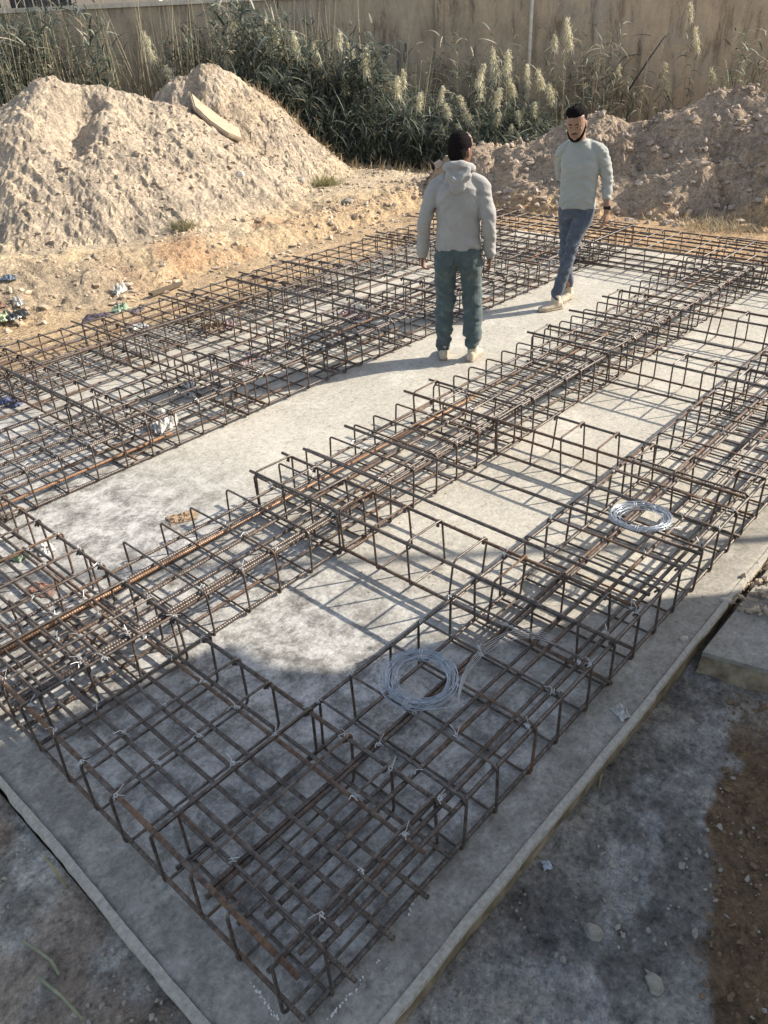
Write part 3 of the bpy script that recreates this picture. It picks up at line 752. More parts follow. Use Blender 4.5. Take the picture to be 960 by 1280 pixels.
PL = [(560,140,1),(575,165,0),(553,175,3),(620,82,3),(636,78,1),(598,110,0),(618,125,0),(622,150,1),(634,165,3),(655,95,2),(665,140,0),(690,120,3),(708,48,4),(708,42,2),
      (875,8,4),(868,50,2),(828,90,1),(838,110,3),(890,95,1),(908,108,0),(776,92,2),(790,108,0),(508,100,2),(495,112,0),(520,130,0),(392,70,2),(402,95,0),(398,115,1),(440,70,2),(455,80,0),
      (452,150,3),(470,160,0),(290,75,3),(360,90,0),(372,115,1),(385,140,0),(430,105,0),(446,125,1),(415,130,0),(350,50,2),(425,45,4),(280,28,4),(372,60,0),(548,120,2),(575,130,1),(640,110,1),(600,95,2),(585,150,3),(648,150,0),(675,100,1),(612,175,0),(565,185,0),(215,95,0),(205,120,1),(190,60,0)]
for i, (px, py, k) in enumerate(PL):
    o = protos[k] if k not in used else copy_tree(protos[k]); used.add(k)
    dd = 15.75+((i*37) % 17)*.045 if px < 720 else 17.6
    dd = min(dd, 17.7)
    q = ray(px, py); t = dd/(q.x*VF.x+q.y*VF.y); P = Vector((0, 0, CAMH))+q*t
    g0 = hz(P.x, P.y); o.location = (P.x, P.y, g0); sc_ = max(.35, (P.z-g0+.05)/[1.35, 1.55, 1.75, 1.25, 2.0][k]); o.scale = (max(.5, min(.68, sc_)),)*2+(sc_,)
    o.rotation_euler = (0, 0, rnd.uniform(0, 6.28))
    where = 'against the right part of the wall' if px >= 720 else ('in the brushy growth at the middle of the wall' if px >= 480 else 'in the tall dark reed bed at the left of the wall')
    tag(o, 'reed with pale plume '+where, 'reed', 'plumed reeds '+where)
# leaning dead stick by the wall
q0 = wp(17.2, lat(828, 17.2)); q1 = wp(17.5, lat(868, 17.5)); mb = MB()
mb.tube([(q0.x, q0.y, 1.15), ((q0.x+q1.x)/2, (q0.y+q1.y)/2, 1.62), (q1.x, q1.y, 2.05)], [.02, .016, .01], 6)
o = mb.build('dead_stick', M['darkopen'], None, True); tag(o, 'dark dead stick leaning among the reeds against the wall', 'stick')

# ------------------------------------------------------------------ rubble, stones, tufts
bm = bmesh.new(); bmesh.ops.create_icosphere(bm, subdivisions=1, radius=1); bm.verts.ensure_lookup_table()
IV = np.array([v.co[:] for v in bm.verts]); IF = np.array([[v.index for v in f.verts] for f in bm.faces]); bm.free()
def rocks(P, S, rs, name='rubble', mat=None, label=None, cat='rubble'):
    n = len(P); k = len(IV)
    j = 1+rs.uniform(-.5, .35, (n, k, 1)); sc3 = rs.uniform(.5, 1.3, (n, 1, 3))*np.array([1, 1, .75])
    a = rs.uniform(0, 6.28, n); ca, sa = np.cos(a)[:, None], np.sin(a)[:, None]
    V = IV[None]*j*sc3; X_ = V[..., 0]*ca-V[..., 1]*sa; Y_ = V[..., 0]*sa+V[..., 1]*ca
    V = np.stack([X_, Y_, V[..., 2]], -1)*S[:, None, None]+P[:, None, :]
    F_ = (IF[None]+(np.arange(n)*k)[:, None, None]).reshape(-1, 3)
    o = link(name, npmesh(name, V.reshape(-1, 3), F_), None, mat); tag(o, label, cat, None, 'stuff'); return o
rs = np.random.RandomState(9)
def scat(n, x0, x1, y0, y1, cond, smin, smax, pw=3.2):
    x = rs.uniform(x0, x1, n); y = rs.uniform(y0, y1, n); k = cond(x, y); x = x[k]; y = y[k]
    z = height(x[:, None], y[:, None])[:, 0]; S = smin+(smax-smin)*rs.uniform(0, 1, len(x))**pw
    return np.stack([x, y, z+S*.2], 1), S
A, S = scat(22000, 3, 14.5, 7.2, 14.5, lambda x, y: (ridge(x, y, crL+crM, .6) > .2) & ((fbm(x, y, 1.4, 3, 300) > .50) | (rs.uniform(0, 1, len(x)) < .12)), .005, .045, 7)
rocks(A, S, rs, 'rubble', M['rubble'], 'earth clods and small stones over the bank and the left heaps')
A, S = scat(2400, 1.5, 10.5, 7.6, 9.2, lambda x, y: (fbm(x, y, 2, 3, 330) > .5) & (y-bank_y(x) < 1.0), .008, .05, 5)
rocks(A, S, rs, 'rubble', M['rubble'], 'clods along the shoulder of the orange earth bank')
A, S = scat(14000, 10.0, 15.5, -1, 9, lambda x, y: ridge(x, y, crR, .76) > -.15, .006, .07, 6)
rocks(A, S, rs, 'rubble', simple('grey_clods', (.35, .285, .225), .95, .3, 9, 0, .8, .01, .1), 'clods lying all over the grey dirt heap behind the cages')
A, S = scat(5000, .0, 3.4, -.2, .8, lambda x, y: (fbm(x, y, 3, 3, 310) > .45), .0015, .014, 8)
rocks(A, S, rs, 'gravel', M['clod_near'], 'crumbs of mortar on the grey ground right of the slab', 'gravel')
A, S = scat(3500, 1.3, 3.0, -.2, .6, lambda x, y: y < .17+(x-1.41)*.33, .002, .016, 7)
rocks(A, S, rs, 'gravel', M['clod_brown'], 'crumbs on the brown soil patch at the lower right', 'gravel')
A, S = scat(5000, -.3, .37, .9, 3.2, lambda x, y: (fbm(x, y, 3, 3, 320) > .42), .0015, .014, 7)
rocks(A, S, rs, 'gravel', M['clod_near'], 'crumbs on the muddy ground left of the slab', 'gravel')
A, S = scat(1500, 3.25, 4.9, .40, .84, lambda x, y: (x < 9), .004, .026, 4)
A[:, 2] = -.045+rs.uniform(0, 1, len(A))*.05*ss(.3, .8, A[:, 1])
rocks(A, S, rs, 'rubble', M['rubble'], 'sprinkle of pale sandy rubble against the right edge of the slab')
xs_ = rs.uniform(.45, 3.2, 2600); ys_ = rs.uniform(.85, 3.2, 2600); k_ = (ys_ < 1.0) | (xs_ < .6) | (fbm(xs_, ys_, 5, 3, 350) > .56)
xs_ = xs_[k_]; ys_ = ys_[k_]; S_ = .001+.006*rs.uniform(0, 1, len(xs_))**6
rocks(np.stack([xs_, ys_, np.full(len(xs_), .001)], 1), S_, rs, 'gravel', M['clod_near'], 'grit and mortar crumbs sprinkled over the near part of the slab', 'gravel')
def rock_thing(p, s, label, mat, seed, flat=.7, name='stone', cat='stone', group=None):
    q = random.Random(seed); bm = bmesh.new(); bmesh.ops.create_icosphere(bm, subdivisions=3, radius=1)
    ph = [q.uniform(0, 6) for _ in range(6)]; sx, sy = q.uniform(.8, 1.25), q.uniform(.7, 1.1)
    planes = [Vector((q.gauss(0, 1), q.gauss(0, 1), q.gauss(0, 1))).normalized() for _ in range(9)]
    for v in bm.verts:
        c = v.co.copy()
        for pl in planes:
            d_ = c.dot(pl)
            if d_ > .72: c -= pl*(d_-.72)
        k = 1+.06*math.sin(7*c.x+ph[0])*math.sin(8*c.y+ph[1])+.05*math.sin(13*c.z+ph[2])
        v.co = Vector((c.x*sx, c.y*sy, c.z*flat))*k*s
    me = bpy.data.meshes.new(name); bm.to_mesh(me); bm.free()
    o = link(name, me, None, mat, p, (0, 0, q.uniform(0, 6))); tag(o, label, cat, group); return o
for px, py, s, l, mt_ in [(868, 1167, .017, 'pale stone on the edge of the brown soil patch', 'clod_near'), (817, 1230, .036, 'flat grey lump at the bottom of the grey ground', 'clod_near'),
        (852, 1083, .018, 'small crumbly clod at the top of the brown soil patch', 'clod_near'), (895, 1110, .016, 'brown clod inside the brown soil patch', 'clod_brown'),
        (925, 1062, .015, 'brown clod near the right end of the brown soil patch', 'clod_brown'), (741, 1165, .045, 'flat pale lump of mortar in the middle of the grey ground', 'clod_near'),
        (905, 758, .028, 'chunk of pale concrete lying on the rubble by the lower slab', 'concrete_lump'), (855, 800, .022, 'pale lump on the corner of the lower slab', 'concrete_lump'),
        (200, 230, .13, 'big earth block on the slope of the left heap', 'rubble'), (180, 118, .10, 'knobbly clod standing on the crest between the two left heaps', 'rubble'),
        (375, 226, .09, 'dark clod lying on the sandy path before the bank', 'clod_near'), (435, 252, .08, 'flat dark clod on the bank top', 'clod_near'), (300, 218, .08, 'pale stone at the foot of the left heap', 'concrete_lump'),]:
    rock_thing(ground_at(px, py), s, l, M[mt_], px, .7)
# broken concrete slab lying on the left heap
def broken():
    pts = [ground_at(*p) for p in [(237,112),(250,118),(272,136),(300,160),(303,173),(285,166),(262,150),(243,132)]]
    c = sum(pts, Vector())/len(pts); e1 = (pts[3]-pts[0]).normalized()
    nrm = Vector((.35, -.62, .70)); nrm = (nrm-e1*nrm.dot(e1)).normalized()
    top = []
    for p in pts:
        d = ray(*[(237,112),(250,118),(272,136),(300,160),(303,173),(285,166),(262,150),(243,132)][len(top)])
        o_ = Vector((0, 0, CAMH)); t = (c+nrm*.022-o_).dot(nrm)/d.dot(nrm); top.append(o_+d*t)
    bm = bmesh.new(); a = [bm.verts.new(p) for p in top]; b = [bm.verts.new(p-nrm*.07) for p in top]; n = len(a)
    bm.faces.new(a); bm.faces.new(b[::-1])
    for i in range(n): bm.faces.new((a[i], b[i], b[(i+1) % n], a[(i+1) % n]))
    bmesh.ops.recalc_face_normals(bm, faces=bm.faces)
    bmesh.ops.bevel(bm, geom=list(bm.edges), offset=.018, segments=2, affect='EDGES')
    me = bpy.data.meshes.new('broken_slab'); bm.to_mesh(me); bm.free()
    o = link('broken_slab', me, None, simple('dusty_concrete', (.36, .285, .20), .9, .2, 9, 0, .8, .015, .2)); tag(o, 'long broken concrete slab lying on the slope of the pointed left heap', 'slab piece')
broken()
def tuft(px, py, r, h, n, col, label, seed):
    q = np.random.RandomState(seed); p = ground_at(px, py); rb = RB()
    b = np.stack([q.normal(0, r*.5, n), q.normal(0, r*.5, n), np.zeros(n)], 1)
    a = q.uniform(0, 6.28, n); e = q.uniform(.25, 1.4, n); d = np.stack([np.cos(a)*np.cos(e), np.sin(a)*np.cos(e), np.sin(e)], 1)
    rb.add(ribbons(b, d, q.uniform(.4, 1.0, n)*h, q.uniform(.006, .014, n), q.uniform(0, .4, n), np.array([col])*q.uniform(.6, 1.2, (n, 1)), 3, q))
    o = link('grass_tuft' if r < .25 else 'dry_grass', rb.mesh('grass_tuft'), None, M['leaf'], p); tag(o, label, 'grass tuft', None, None if r < .25 else 'stuff')
tuft(408, 232, .20, .24, 500, (.30, .27, .13), 'dry yellow-green grass tuft on the sandy path', 1)
tuft(228, 286, .15, .18, 420, (.30, .26, .15), 'dry grass tuft at the foot of the left heap', 2)
tuft(405, 160, .28, .22, 420, (.30, .22, .13), 'brown dry bush at the right foot of the pointed heap', 3)
tuft(620, 258, .35, .16, 450, (.36, .28, .16), 'dry grass at the far end of the cages', 4)
tuft(900, 285, .55, .22, 800, (.40, .32, .20), 'dry grass before the right part of the grey dirt heap', 5)
# ------------------------------------------------------------------ litter
def plastic(name, col, rough=.4, tr=.3):
    mt, n, b = new_mat(name); f = noise(n, 25, 4); n.links.new(ramp(n, f, [(.3, tuple(v*.8 for v in col)), (.7, col)]), b.inputs['Base Color'])
    b.inputs['Roughness'].default_value = rough
    if tr:
        tl = n.nodes.new('ShaderNodeBsdfTranslucent'); tl.inputs[0].default_value = (*col, 1)
        ms = n.nodes.new('ShaderNodeMixShader'); ms.inputs[0].default_value = tr
        n.links.new(b.outputs[0], ms.inputs[1]); n.links.new(tl.outputs[0], ms.inputs[2]); n.links.new(ms.outputs[0], n.nodes['Material Output'].inputs[0])
    return mt
PW = plastic('white_film', (.72, .70, .66)); PG = plastic('green_bag', (.38, .48, .33)); PB = plastic('grey_blue_film', (.26, .30, .36)); PBL = plastic('blue_bag', (.18, .20, .34)); PK_ = plastic('black_bag', (.025, .03, .035), .3, .05)
PP = plastic('purple_bag', (.30, .2, .27)); PR = plastic('red_cloth', (.34, .20, .155), .8); PBR = plastic('brown_sack', (.42, .30, .19), .9); PLY = plastic('lime_bag', (.52, .58, .36)); PD = plastic('dark_purple', (.09, .07, .10), .6)
PPK = plastic('pinkish_bag', (.42, .30, .32))
def crumple(p, w_, d_, h_, mat, label, name, cat, seed, fold=1.0):
    N = 26; q = np.random.RandomState(seed); u = np.linspace(-1, 1, N); U, W_ = np.meshgrid(u, u, indexing='ij')
    off = q.uniform(0, 200, 6)
    r = np.maximum(abs(U), abs(W_)); edge = 1+.35*(fbm(U+off[0], W_+off[1], 1.3, 3, 7)-.5)*2*fold
    h = np.abs(fbm(U+off[2], W_+off[3], 1.8, 4, 9, .6)-.5)*2.6+.5*fbm(U+off[4], W_+off[5], 1.0, 2, 4)*(1-r**2)
    X_ = U*edge*w_/2+.18*w_*(fbm(U+off[1], W_+off[4], 3.0, 2, 2)-.5); Y_ = W_*edge*d_/2+.18*d_*(fbm(U+off[0], W_+off[5], 3.0, 2, 12)-.5)
    Z_ = h*h_*np.clip(1.15-r**4, .05, 1)
    V = np.stack([X_, Y_, Z_+.004], -1).reshape(-1, 3); I = np.arange(N*N).reshape(N, N)
    F_ = np.stack([I[:-1, :-1], I[1:, :-1], I[1:, 1:], I[:-1, 1:]], -1).reshape(-1, 4)
    o = link(name, npmesh(name, V, F_, False), None, mat, p, (0, 0, q.uniform(0, 6.28)))
    sd_ = o.modifiers.new('thickness', 'SOLIDIFY'); sd_.thickness = .0015
    tag(o, label, cat); return o
G0 = Vector((0, 0, .0))
for px, py, w1, d1, h1, mt_, l, nm, ct in [
    (20, 397, .28, .20, .13, PK_, 'shiny black rubbish bag at the left edge below the bank', 'rubbish_bag', 'bag'),
    (24, 381, .16, .10, .12, PW, 'pale film tied to the top of the black rubbish bag', 'plastic_film', 'plastic'),
    (3, 402, .20, .18, .10, PLY, 'lime green bag beside the black rubbish bag', 'plastic_bag', 'bag'),
    (2, 385, .10, .10, .10, PR, 'red scrap above the lime green bag', 'cloth_scrap', 'scrap'),
    (10, 350, .20, .12, .07, PB, 'bluish rubbish on the bank above the black bag', 'plastic_rubbish', 'rubbish'),
    (152, 366, .24, .10, .16, PW, 'white film hanging on the orange bank', 'plastic_film', 'plastic'),
    (150, 388, .22, .16, .10, PG, 'light green bag below the orange bank beside the outermost cage', 'plastic_bag', 'bag'),
    (122, 397, .30, .12, .06, PD, 'dark purple rag left of the light green bag', 'rag', 'rag'),
    (172, 389, .22, .10, .06, PD, 'dark purple rag right of the light green bag', 'rag', 'rag'),
    (170, 410, .26, .16, .06, PW, 'white crumpled film under the outermost cage', 'plastic_film', 'plastic'),
    (268, 412, .30, .24, .12, PBR, 'reddish brown sack inside the outermost cage', 'sack', 'sack'),
    (288, 409, .18, .14, .08, PPK, 'pinkish bag beside the reddish brown sack', 'plastic_bag', 'bag'),
    (310, 452, .38, .16, .08, PPK, 'pink and white bag between the two left cages', 'plastic_bag', 'bag'),
    (205, 535, .18, .26, .20, PW, 'crumpled clear film caught in the cage left of the walkway', 'plastic_film', 'plastic'),
    (240, 490, .36, .14, .10, PW, 'white plastic sheet lying in the cage beside the walkway', 'plastic_sheet', 'plastic'),
    (440, 394, .40, .20, .06, PPK, 'dusty pinkish rag in the cage in the shadow of the man in green', 'rag', 'rag'),
    (448, 388, .14, .12, .12, PW, 'white scrap on top of the dusty rag', 'plastic_scrap', 'plastic'),
    (15, 505, .20, .14, .08, PBL, 'blue bag on the slab at the left edge', 'plastic_bag', 'bag'),
    (228, 648, .20, .14, .035, PBR, 'flattened brown straw scrap beside the middle cage', 'straw_scrap', 'scrap'),
    (52, 738, .18, .13, .03, PR, 'dull red scrap on the slab under the crossing cages', 'cloth_scrap', 'scrap'),
    (22, 697, .14, .10, .05, PG, 'green and white wrapper at the left edge by the crossing cages', 'wrapper', 'wrapper'),
    (58, 688, .10, .13, .05, PW, 'white paper behind the green wrapper', 'paper_scrap', 'paper'),
    (776, 893, .085, .06, .045, PW, 'crumpled pale paper on the right rim of the slab', 'paper_scrap', 'paper'),
    (683, 1082, .042, .034, .018, plastic('foil', (.62, .66, .72), .2, .1), 'small shiny bottle-cap sized foil scrap on the grey ground', 'foil_scrap', 'foil'),
    (400, 770, .12, .05, .02, PW, 'tiny pale scrap on the slab by the nearest tie cage', 'paper_scrap', 'paper')]:
    if (px, py) == (400, 770): continue
    crumple(ground_at(px, py), w1*.85, d1*.85, h1*.75, mt_, l, nm, ct, int(px*7+py))
# plank on the bank and peg by the slab edge
p = ground_at(208, 365); mb = MB(); mb.box((-.26, -.03, 0), (.26, .03, .03)); o = mb.build('plank', simple('dark_wood', (.10, .075, .05), .9), None, False, p+Vector((0, 0, .02)), (.1, .05, .3)); tag(o, 'dark short plank at the foot of the orange bank', 'plank')
# slanted stake in the earth at the slab's left edge and one on the right side
def stake(px, py, top, label, r=.006):
    p = ground_at(px, py); mb = MB(); mb.tube([p-Vector((0, 0, .03)), p+Vector(top)*.6, p+Vector(top)], r, 7)
    o = mb.build('stake', simple('stake', (.30, .27, .14), .8), None, True); tag(o, label, 'stake')
stake(748, 985, (0, -.004, .075), 'short olive peg standing against the right edge of the slab', .004)
stake(86, 1110, (-.02, .05, .15), 'thin dry stalk leaning against the left edge of the slab', .004)
def stick(pts, label, r=.005):
    P = [ground_at(*q)+Vector((0, 0, .012)) for q in pts]; mb = MB(); mb.tube(P, r, 6); o = mb.build('dry_stalk', simple('dry_stalk', (.24, .24, .15), .8), None, True); tag(o, label, 'stalk')
stick([(30,1180),(50,1192),(66,1205),(76,1222)], 'pale yellow stalk lying on the mud left of the slab', .005)
stick([(50,1225),(80,1250),(105,1278)], 'longer faded stalk lying lower on the mud left of the slab', .005)
# chalky dribbles of cement slurry at the near corner
mt, n_, b_ = new_mat('chalk_line'); f = noise(n_, 55, 6, .7); b_.inputs['Base Color'].default_value = (.62, .60, .56, 1); b_.inputs['Roughness'].default_value = .95
M['chalk'] = mt
def chalk(pts, label, seed):
    q = random.Random(seed); mb = MB(); P = [ground_at(*a) for a in pts]
    for a, b in zip(P[:-1], P[1:]):
        n = int((b-a).length/.006)
        for i in range(n):
            if q.random() < .72:
                c = a.lerp(b, i/n)+Vector((q.gauss(0, .0025), q.gauss(0, .0025), 0)); r = q.uniform(.0015, .0045); k = 6; a0 = q.uniform(0, 6)
                V = [(c.x+r*q.uniform(.6, 1.3)*math.cos(a0+6.283*j/k), c.y+r*q.uniform(.6, 1.3)*math.sin(a0+6.283*j/k), c.z+.0065) for j in range(k)]
                mb.add(V+[(x, y, .0) for x, y, z in V], [tuple(range(k))]+[(j, j+k, (j+1) % k+k, (j+1) % k) for j in range(k)])
    o = mb.build('marking', M['chalk']); tag(o, kind='structure')
chalk([(312,1230),(328,1248),(340,1268),(352,1279)], 'broken white marking line left of the cage corner', 1)
chalk([(478,1203),(462,1210),(445,1240),(425,1258),(410,1278)], 'broken white marking line right of the cage corner', 2)
chalk([(540,1098),(520,1118),(508,1150)], 'faint white splashes beside the right cage', 3)
#@@PART3@@
# ------------------------------------------------------------------ people
def ring_tube(secs, n=20):
    """secs: (centre, half-width axis vector, half-depth axis vector)"""
    V = []; F_ = []
    for c, a, b in secs:
        c = Vector(c); a = Vector(a); b = Vector(b)
        for k in range(n):
            t = 2*math.pi*k/n; ct, st_ = math.cos(t), math.sin(t)
            V.append(c+a*(math.copysign(abs(ct)**.85, ct))+b*(math.copysign(abs(st_)**.85, st_)))
    m_ = len(secs)
    for i in range(m_-1):
        for k in range(n): F_.append((i*n+k, i*n+(k+1) % n, (i+1)*n+(k+1) % n, (i+1)*n+k))
    F_.append(tuple(range(n))[::-1]); F_.append(tuple((m_-1)*n+k for k in range(n)))
    return V, F_
class Sculpt:
    def __init__(s): s.V = []; s.F = []
    def add(s, V, F_): n = len(s.V); s.V += [tuple(v) for v in V]; s.F += [tuple(i+n for i in f) for f in F_]; return s
    def limb(s, pts, n=14, flat=None):
        """pts: (x,y,z,r); rounded ends"""
        P = [Vector(p[:3]) for p in pts]; R = [p[3] for p in pts]; Q = []
        d0 = (P[0]-P[1]).normalized(); d1 = (P[-1]-P[-2]).normalized()
        for a in (80, 55, 30): Q.append((P[0]+d0*R[0]*math.sin(R_(a)), R[0]*math.cos(R_(a))))
        # catmull interpolation
        for i in range(len(P)-1):
            p0 = P[max(i-1, 0)]; p1 = P[i]; p2 = P[i+1]; p3 = P[min(i+2, len(P)-1)]
            for k in range(4):
                t = k/4; q = .5*((2*p1)+(p2-p0)*t+(2*p0-5*p1+4*p2-p3)*t*t+(3*p1-p0-3*p2+p3)*t**3)
                Q.append((q, R[i]+(R[i+1]-R[i])*(t*t*(3-2*t))))
        Q.append((P[-1], R[-1]))
        for a in (30, 55, 80): Q.append((P[-1]+d1*R[-1]*math.sin(R_(a)), R[-1]*math.cos(R_(a))))
        mb = MB(); mb.tube([q for q, r in Q], [r for q, r in Q], n); s.add(mb.V, mb.F); return s
    def blob(s, c, r, rot=(0, 0, 0), n=16):
        E = Euler(rot).to_matrix(); secs = []
        for a in (-86, -65, -45, -25, 0, 25, 45, 65, 86):
            z = math.sin(R_(a)); q = math.cos(R_(a))
            secs.append((Vector(c)+E @ Vector((0, 0, z*r[2])), E @ Vector((q*r[0], 0, 0)), E @ Vector((0, q*r[1], 0))))
        s.add(*ring_tube(secs, n)); return s
    def tor(s, secs, n=24):
        """secs: (cx, cy, z, rx, ry, yaw)"""
        S = []
        for cx, cy, z, rx, ry, yw in secs:
            S.append(((cx, cy, z), (rx*math.cos(yw), rx*math.sin(yw), 0), (-ry*math.sin(yw), ry*math.cos(yw), 0)))
        s.add(*ring_tube(S, n)); return s
    def done(s, name, vox, mat, parent, smooth_it=4, fold=None, disp=None):
        me = mesh(name, s.V, s.F); o = bpy.data.objects.new(name, me); COL.objects.link(o)
        r = o.modifiers.new('r', 'REMESH'); r.mode = 'VOXEL'; r.voxel_size = vox
        sm = o.modifiers.new('s', 'SMOOTH'); sm.factor = .5; sm.iterations = smooth_it
        dg = bpy.context.evaluated_depsgraph_get(); ev = o.evaluated_get(dg); m2 = bpy.data.meshes.new_from_object(ev)
        o.modifiers.clear(); o.data = m2; bpy.data.meshes.remove(me); m2.name = name
        nv = len(m2.vertices); co_ = np.empty(nv*3, np.float32); m2.vertices.foreach_get('co', co_); co_ = co_.reshape(-1, 3)
        no = np.empty(nv*3, np.float32); m2.vertices.foreach_get('normal', no); no = no.reshape(-1, 3)
        if disp is not None: co_ = co_+no*disp(co_)[:, None]; m2.vertices.foreach_set('co', co_.astype(np.float32).ravel())
        m2.polygons.foreach_set('use_smooth', [True]*len(m2.polygons)); m2.materials.clear(); m2.materials.append(mat); m2.update()
        o.parent = parent; return o
def skin_mat(name, c):
    mt, n, b = new_mat(name); f = noise(n, 30, 4)
    n.links.new(ramp(n, f, [(.3, tuple(v*.85 for v in c)), (.7, tuple(v*1.12 for v in c))]), b.inputs['Base Color']); b.inputs['Roughness'].default_value = .5
    b.inputs['Subsurface Weight'].default_value = .08; b.inputs['Subsurface Radius'].default_value = (.01, .004, .002); return mt
def cloth_mat(name, c, var=.12, scale=9, fade=None):
    mt, n, b = new_mat(name); f = noise(n, scale, 7, .65); g_ = noise(n, 350, 2)
    col = ramp(n, f, [(.32, tuple(v*(1-var) for v in c)), (.55, c), (.72, fade or tuple(v*(1+var) for v in c))])
    n.links.new(col, b.inputs['Base Color']); b.inputs['Roughness'].default_value = .92; b.inputs['Specular IOR Level'].default_value = .15
    b.inputs['Sheen Weight'].default_value = .15
    p = bump(n, b, f, .3, .006); bump(n, b, g_, .3, .001, p); return mt
def folds(amp, fz=16, fx=5, sd_=0, zone=None):
    def f(c):
        a = np.arctan2(c[:, 1], c[:, 0])
        h = vn(c[:, 2]*fz+2.5*np.sin(c[:, 0]*9+sd_), c[:, 0]*fx+c[:, 1]*fx, 1, sd_)+.5*vn(c[:, 2]*fz*1.9+c[:, 0]*14, c[:, 1]*14, 1, sd_+3)-.75
        w_ = 1 if zone is None else zone(c)
        return amp*h*w_
    return f
def hand(s, wrist, dir_, side, palm_n, curl=.5, sz=1.0):
    """wrist point, direction of the hand, side = direction towards the thumb, palm_n = palm normal (fingers curl this way)"""
    W_ = Vector(wrist); D = Vector(dir_).normalized(); Sd = Vector(side); Sd = (Sd-D*Sd.dot(D)).normalized(); N_ = Vector(palm_n); N_ = (N_-D*N_.dot(D)-Sd*N_.dot(Sd)).normalized()
    k = sz
    secs = []
    for t, hw, hd in ((-.015, .024, .019), (.01, .029, .018), (.04, .038, .016), (.07, .041, .014), (.09, .039, .012)):
        secs.append((W_+D*t*k, Sd*hw*k, N_*hd*k))
    s.add(*ring_tube(secs, 14))
    for i, (off, ln) in enumerate(((.029, .072), (.010, .082), (-.010, .076), (-.029, .060))):
        base = W_+D*.082*k+Sd*off*k; P = [(*(base-D*.02*k), .0095*k), (*base, .0095*k)]; ang = .12+.15*i*.3; q = base; d = D
        for j, f_ in enumerate((.42, .32, .26)):
            ang += curl*(.35+.15*j)
            d = (D*math.cos(ang)+N_*math.sin(ang)+Sd*off*1.2).normalized(); q = q+d*ln*f_*k; P.append((*q, (.0088-.0009*j)*k))
        s.limb(P, 8)
    b = W_+D*.022*k+Sd*.024*k; d1 = (D*.62+Sd*.72+N_*.25).normalized(); d2 = (D*.88+Sd*.35+N_*.35).normalized()
    s.limb([(*(b-d1*.012), .013*k), (*b, .0125*k), (*(b+d1*.036*k), .011*k), (*(b+d1*.036*k+d2*.030*k), .0095*k), (*(b+d1*.036*k+d2*.054*k), .008*k)], 8)
HS = 1.10
def head(s, c, yaw_, pitch_=0.0, roll_=0.0):
    """head centred at c (middle of the skull); faces local +Y turned by yaw"""
    E = Euler((pitch_, roll_, yaw_)).to_matrix(); c = Vector(c)
    T = lambda v: tuple(c+E @ Vector(v)*HS)
    def sec(cx, cy, z, rx, ry): return (T((cx, cy, z)), E @ Vector((rx*HS, 0, 0)), E @ Vector((0, ry*HS, 0)))
    s.add(*ring_tube([sec(0, .030, -.122, .018, .016), sec(0, .028, -.112, .036, .042), sec(0, .020, -.09, .052, .064), sec(0, .010, -.06, .062, .078), sec(0, .004, -.02, .070, .088),
        sec(0, 0, .02, .074, .095), sec(0, -.004, .06, .073, .094), sec(0, -.008, .09, .060, .078), sec(0, -.008, .108, .040, .052), sec(0, -.008, .116, .015, .02)], 24))
    # brow, nose, lips, chin, cheek bones, ears
    for v, r in (((.026, .082, .012), (.024, .012, .007)), ((-.026, .082, .012), (.024, .012, .007)), ((0, .090, -.018), (.0085, .014, .026)), ((0, .101, -.036), (.014, .014, .010)),
                 ((0, .086, -.064), (.022, .010, .006)), ((0, .084, -.073), (.020, .010, .006)), ((0, .070, -.105), (.022, .018, .014)), ((.040, .064, -.025), (.018, .016, .014)), ((-.040, .064, -.025), (.018, .016, .014)),
                 ((.074, -.005, -.018), (.008, .016, .030)), ((-.074, -.005, -.018), (.008, .016, .030))):
        s.blob(T(v), tuple(a*HS for a in r), (pitch_, roll_, yaw_), 12)
    return T, E
def face_parts(root, body, T, E, hairmat, beard=True):
    for sx in (-1, 1):
        q = Sculpt().blob(T((sx*.029, .083, -.006)), (.0115, .006, .0058), E.to_euler(), 12); o = link('eye', mesh('eye', q.V, q.F, True), root, M['eye'])
        q = Sculpt().blob(T((sx*.029, .0900, -.006)), (.0055, .003, .0055), E.to_euler(), 10); link('iris', mesh('iris', q.V, q.F, True), o, M['iris'])
        q = Sculpt().limb([(*T((sx*.014, .094, .013)), .0035), (*T((sx*.030, .093, .019)), .0042), (*T((sx*.047, .080, .013)), .003)], 6); link('eyebrow', mesh('eyebrow', q.V, q.F, True), root, hairmat)
    q = Sculpt().limb([(*T((-.020, .0905, -.069)), .003), (*T((0, .0965, -.068)), .004), (*T((.020, .0905, -.069)), .003)], 6); link('lips', mesh('lips', q.V, q.F, True), root, M['lips'])
M['eye'] = simple('eye_white', (.28, .22, .19), .8, .05, 10, 0, 0); M['iris'] = simple('iris', (.02, .012, .008), .6, .05, 10, 0, 0)
M['lips'] = simple('lips', (.26, .11, .085), .5, .1, 20, 0, 0)
M['skin1'] = skin_mat('skin_a', (.17, .085, .052)); M['skin2'] = skin_mat('skin_b', (.27, .155, .10))
M['hair'] = simple('black_hair', (.010, .008, .008), .95, .4, 120, 0, .8, .004, .05)
M['hoodie'] = cloth_mat('grey_fleece', (.31, .30, .28)); M['jeans1'] = cloth_mat('petrol_denim', (.075, .098, .098), .2, 14, (.13, .16, .155))
M['shirt'] = cloth_mat('mint_grey_knit', (.315, .325, .295), .08); M['jeans2'] = cloth_mat('blue_denim', (.085, .10, .125), .25, 14, (.17, .195, .23))
M['shoe'] = cloth_mat('beige_suede', (.50, .43, .32), .2, 14, (.58, .52, .42)); M['sole'] = simple('shoe_sole', (.30, .24, .17), .8, .3, 20)
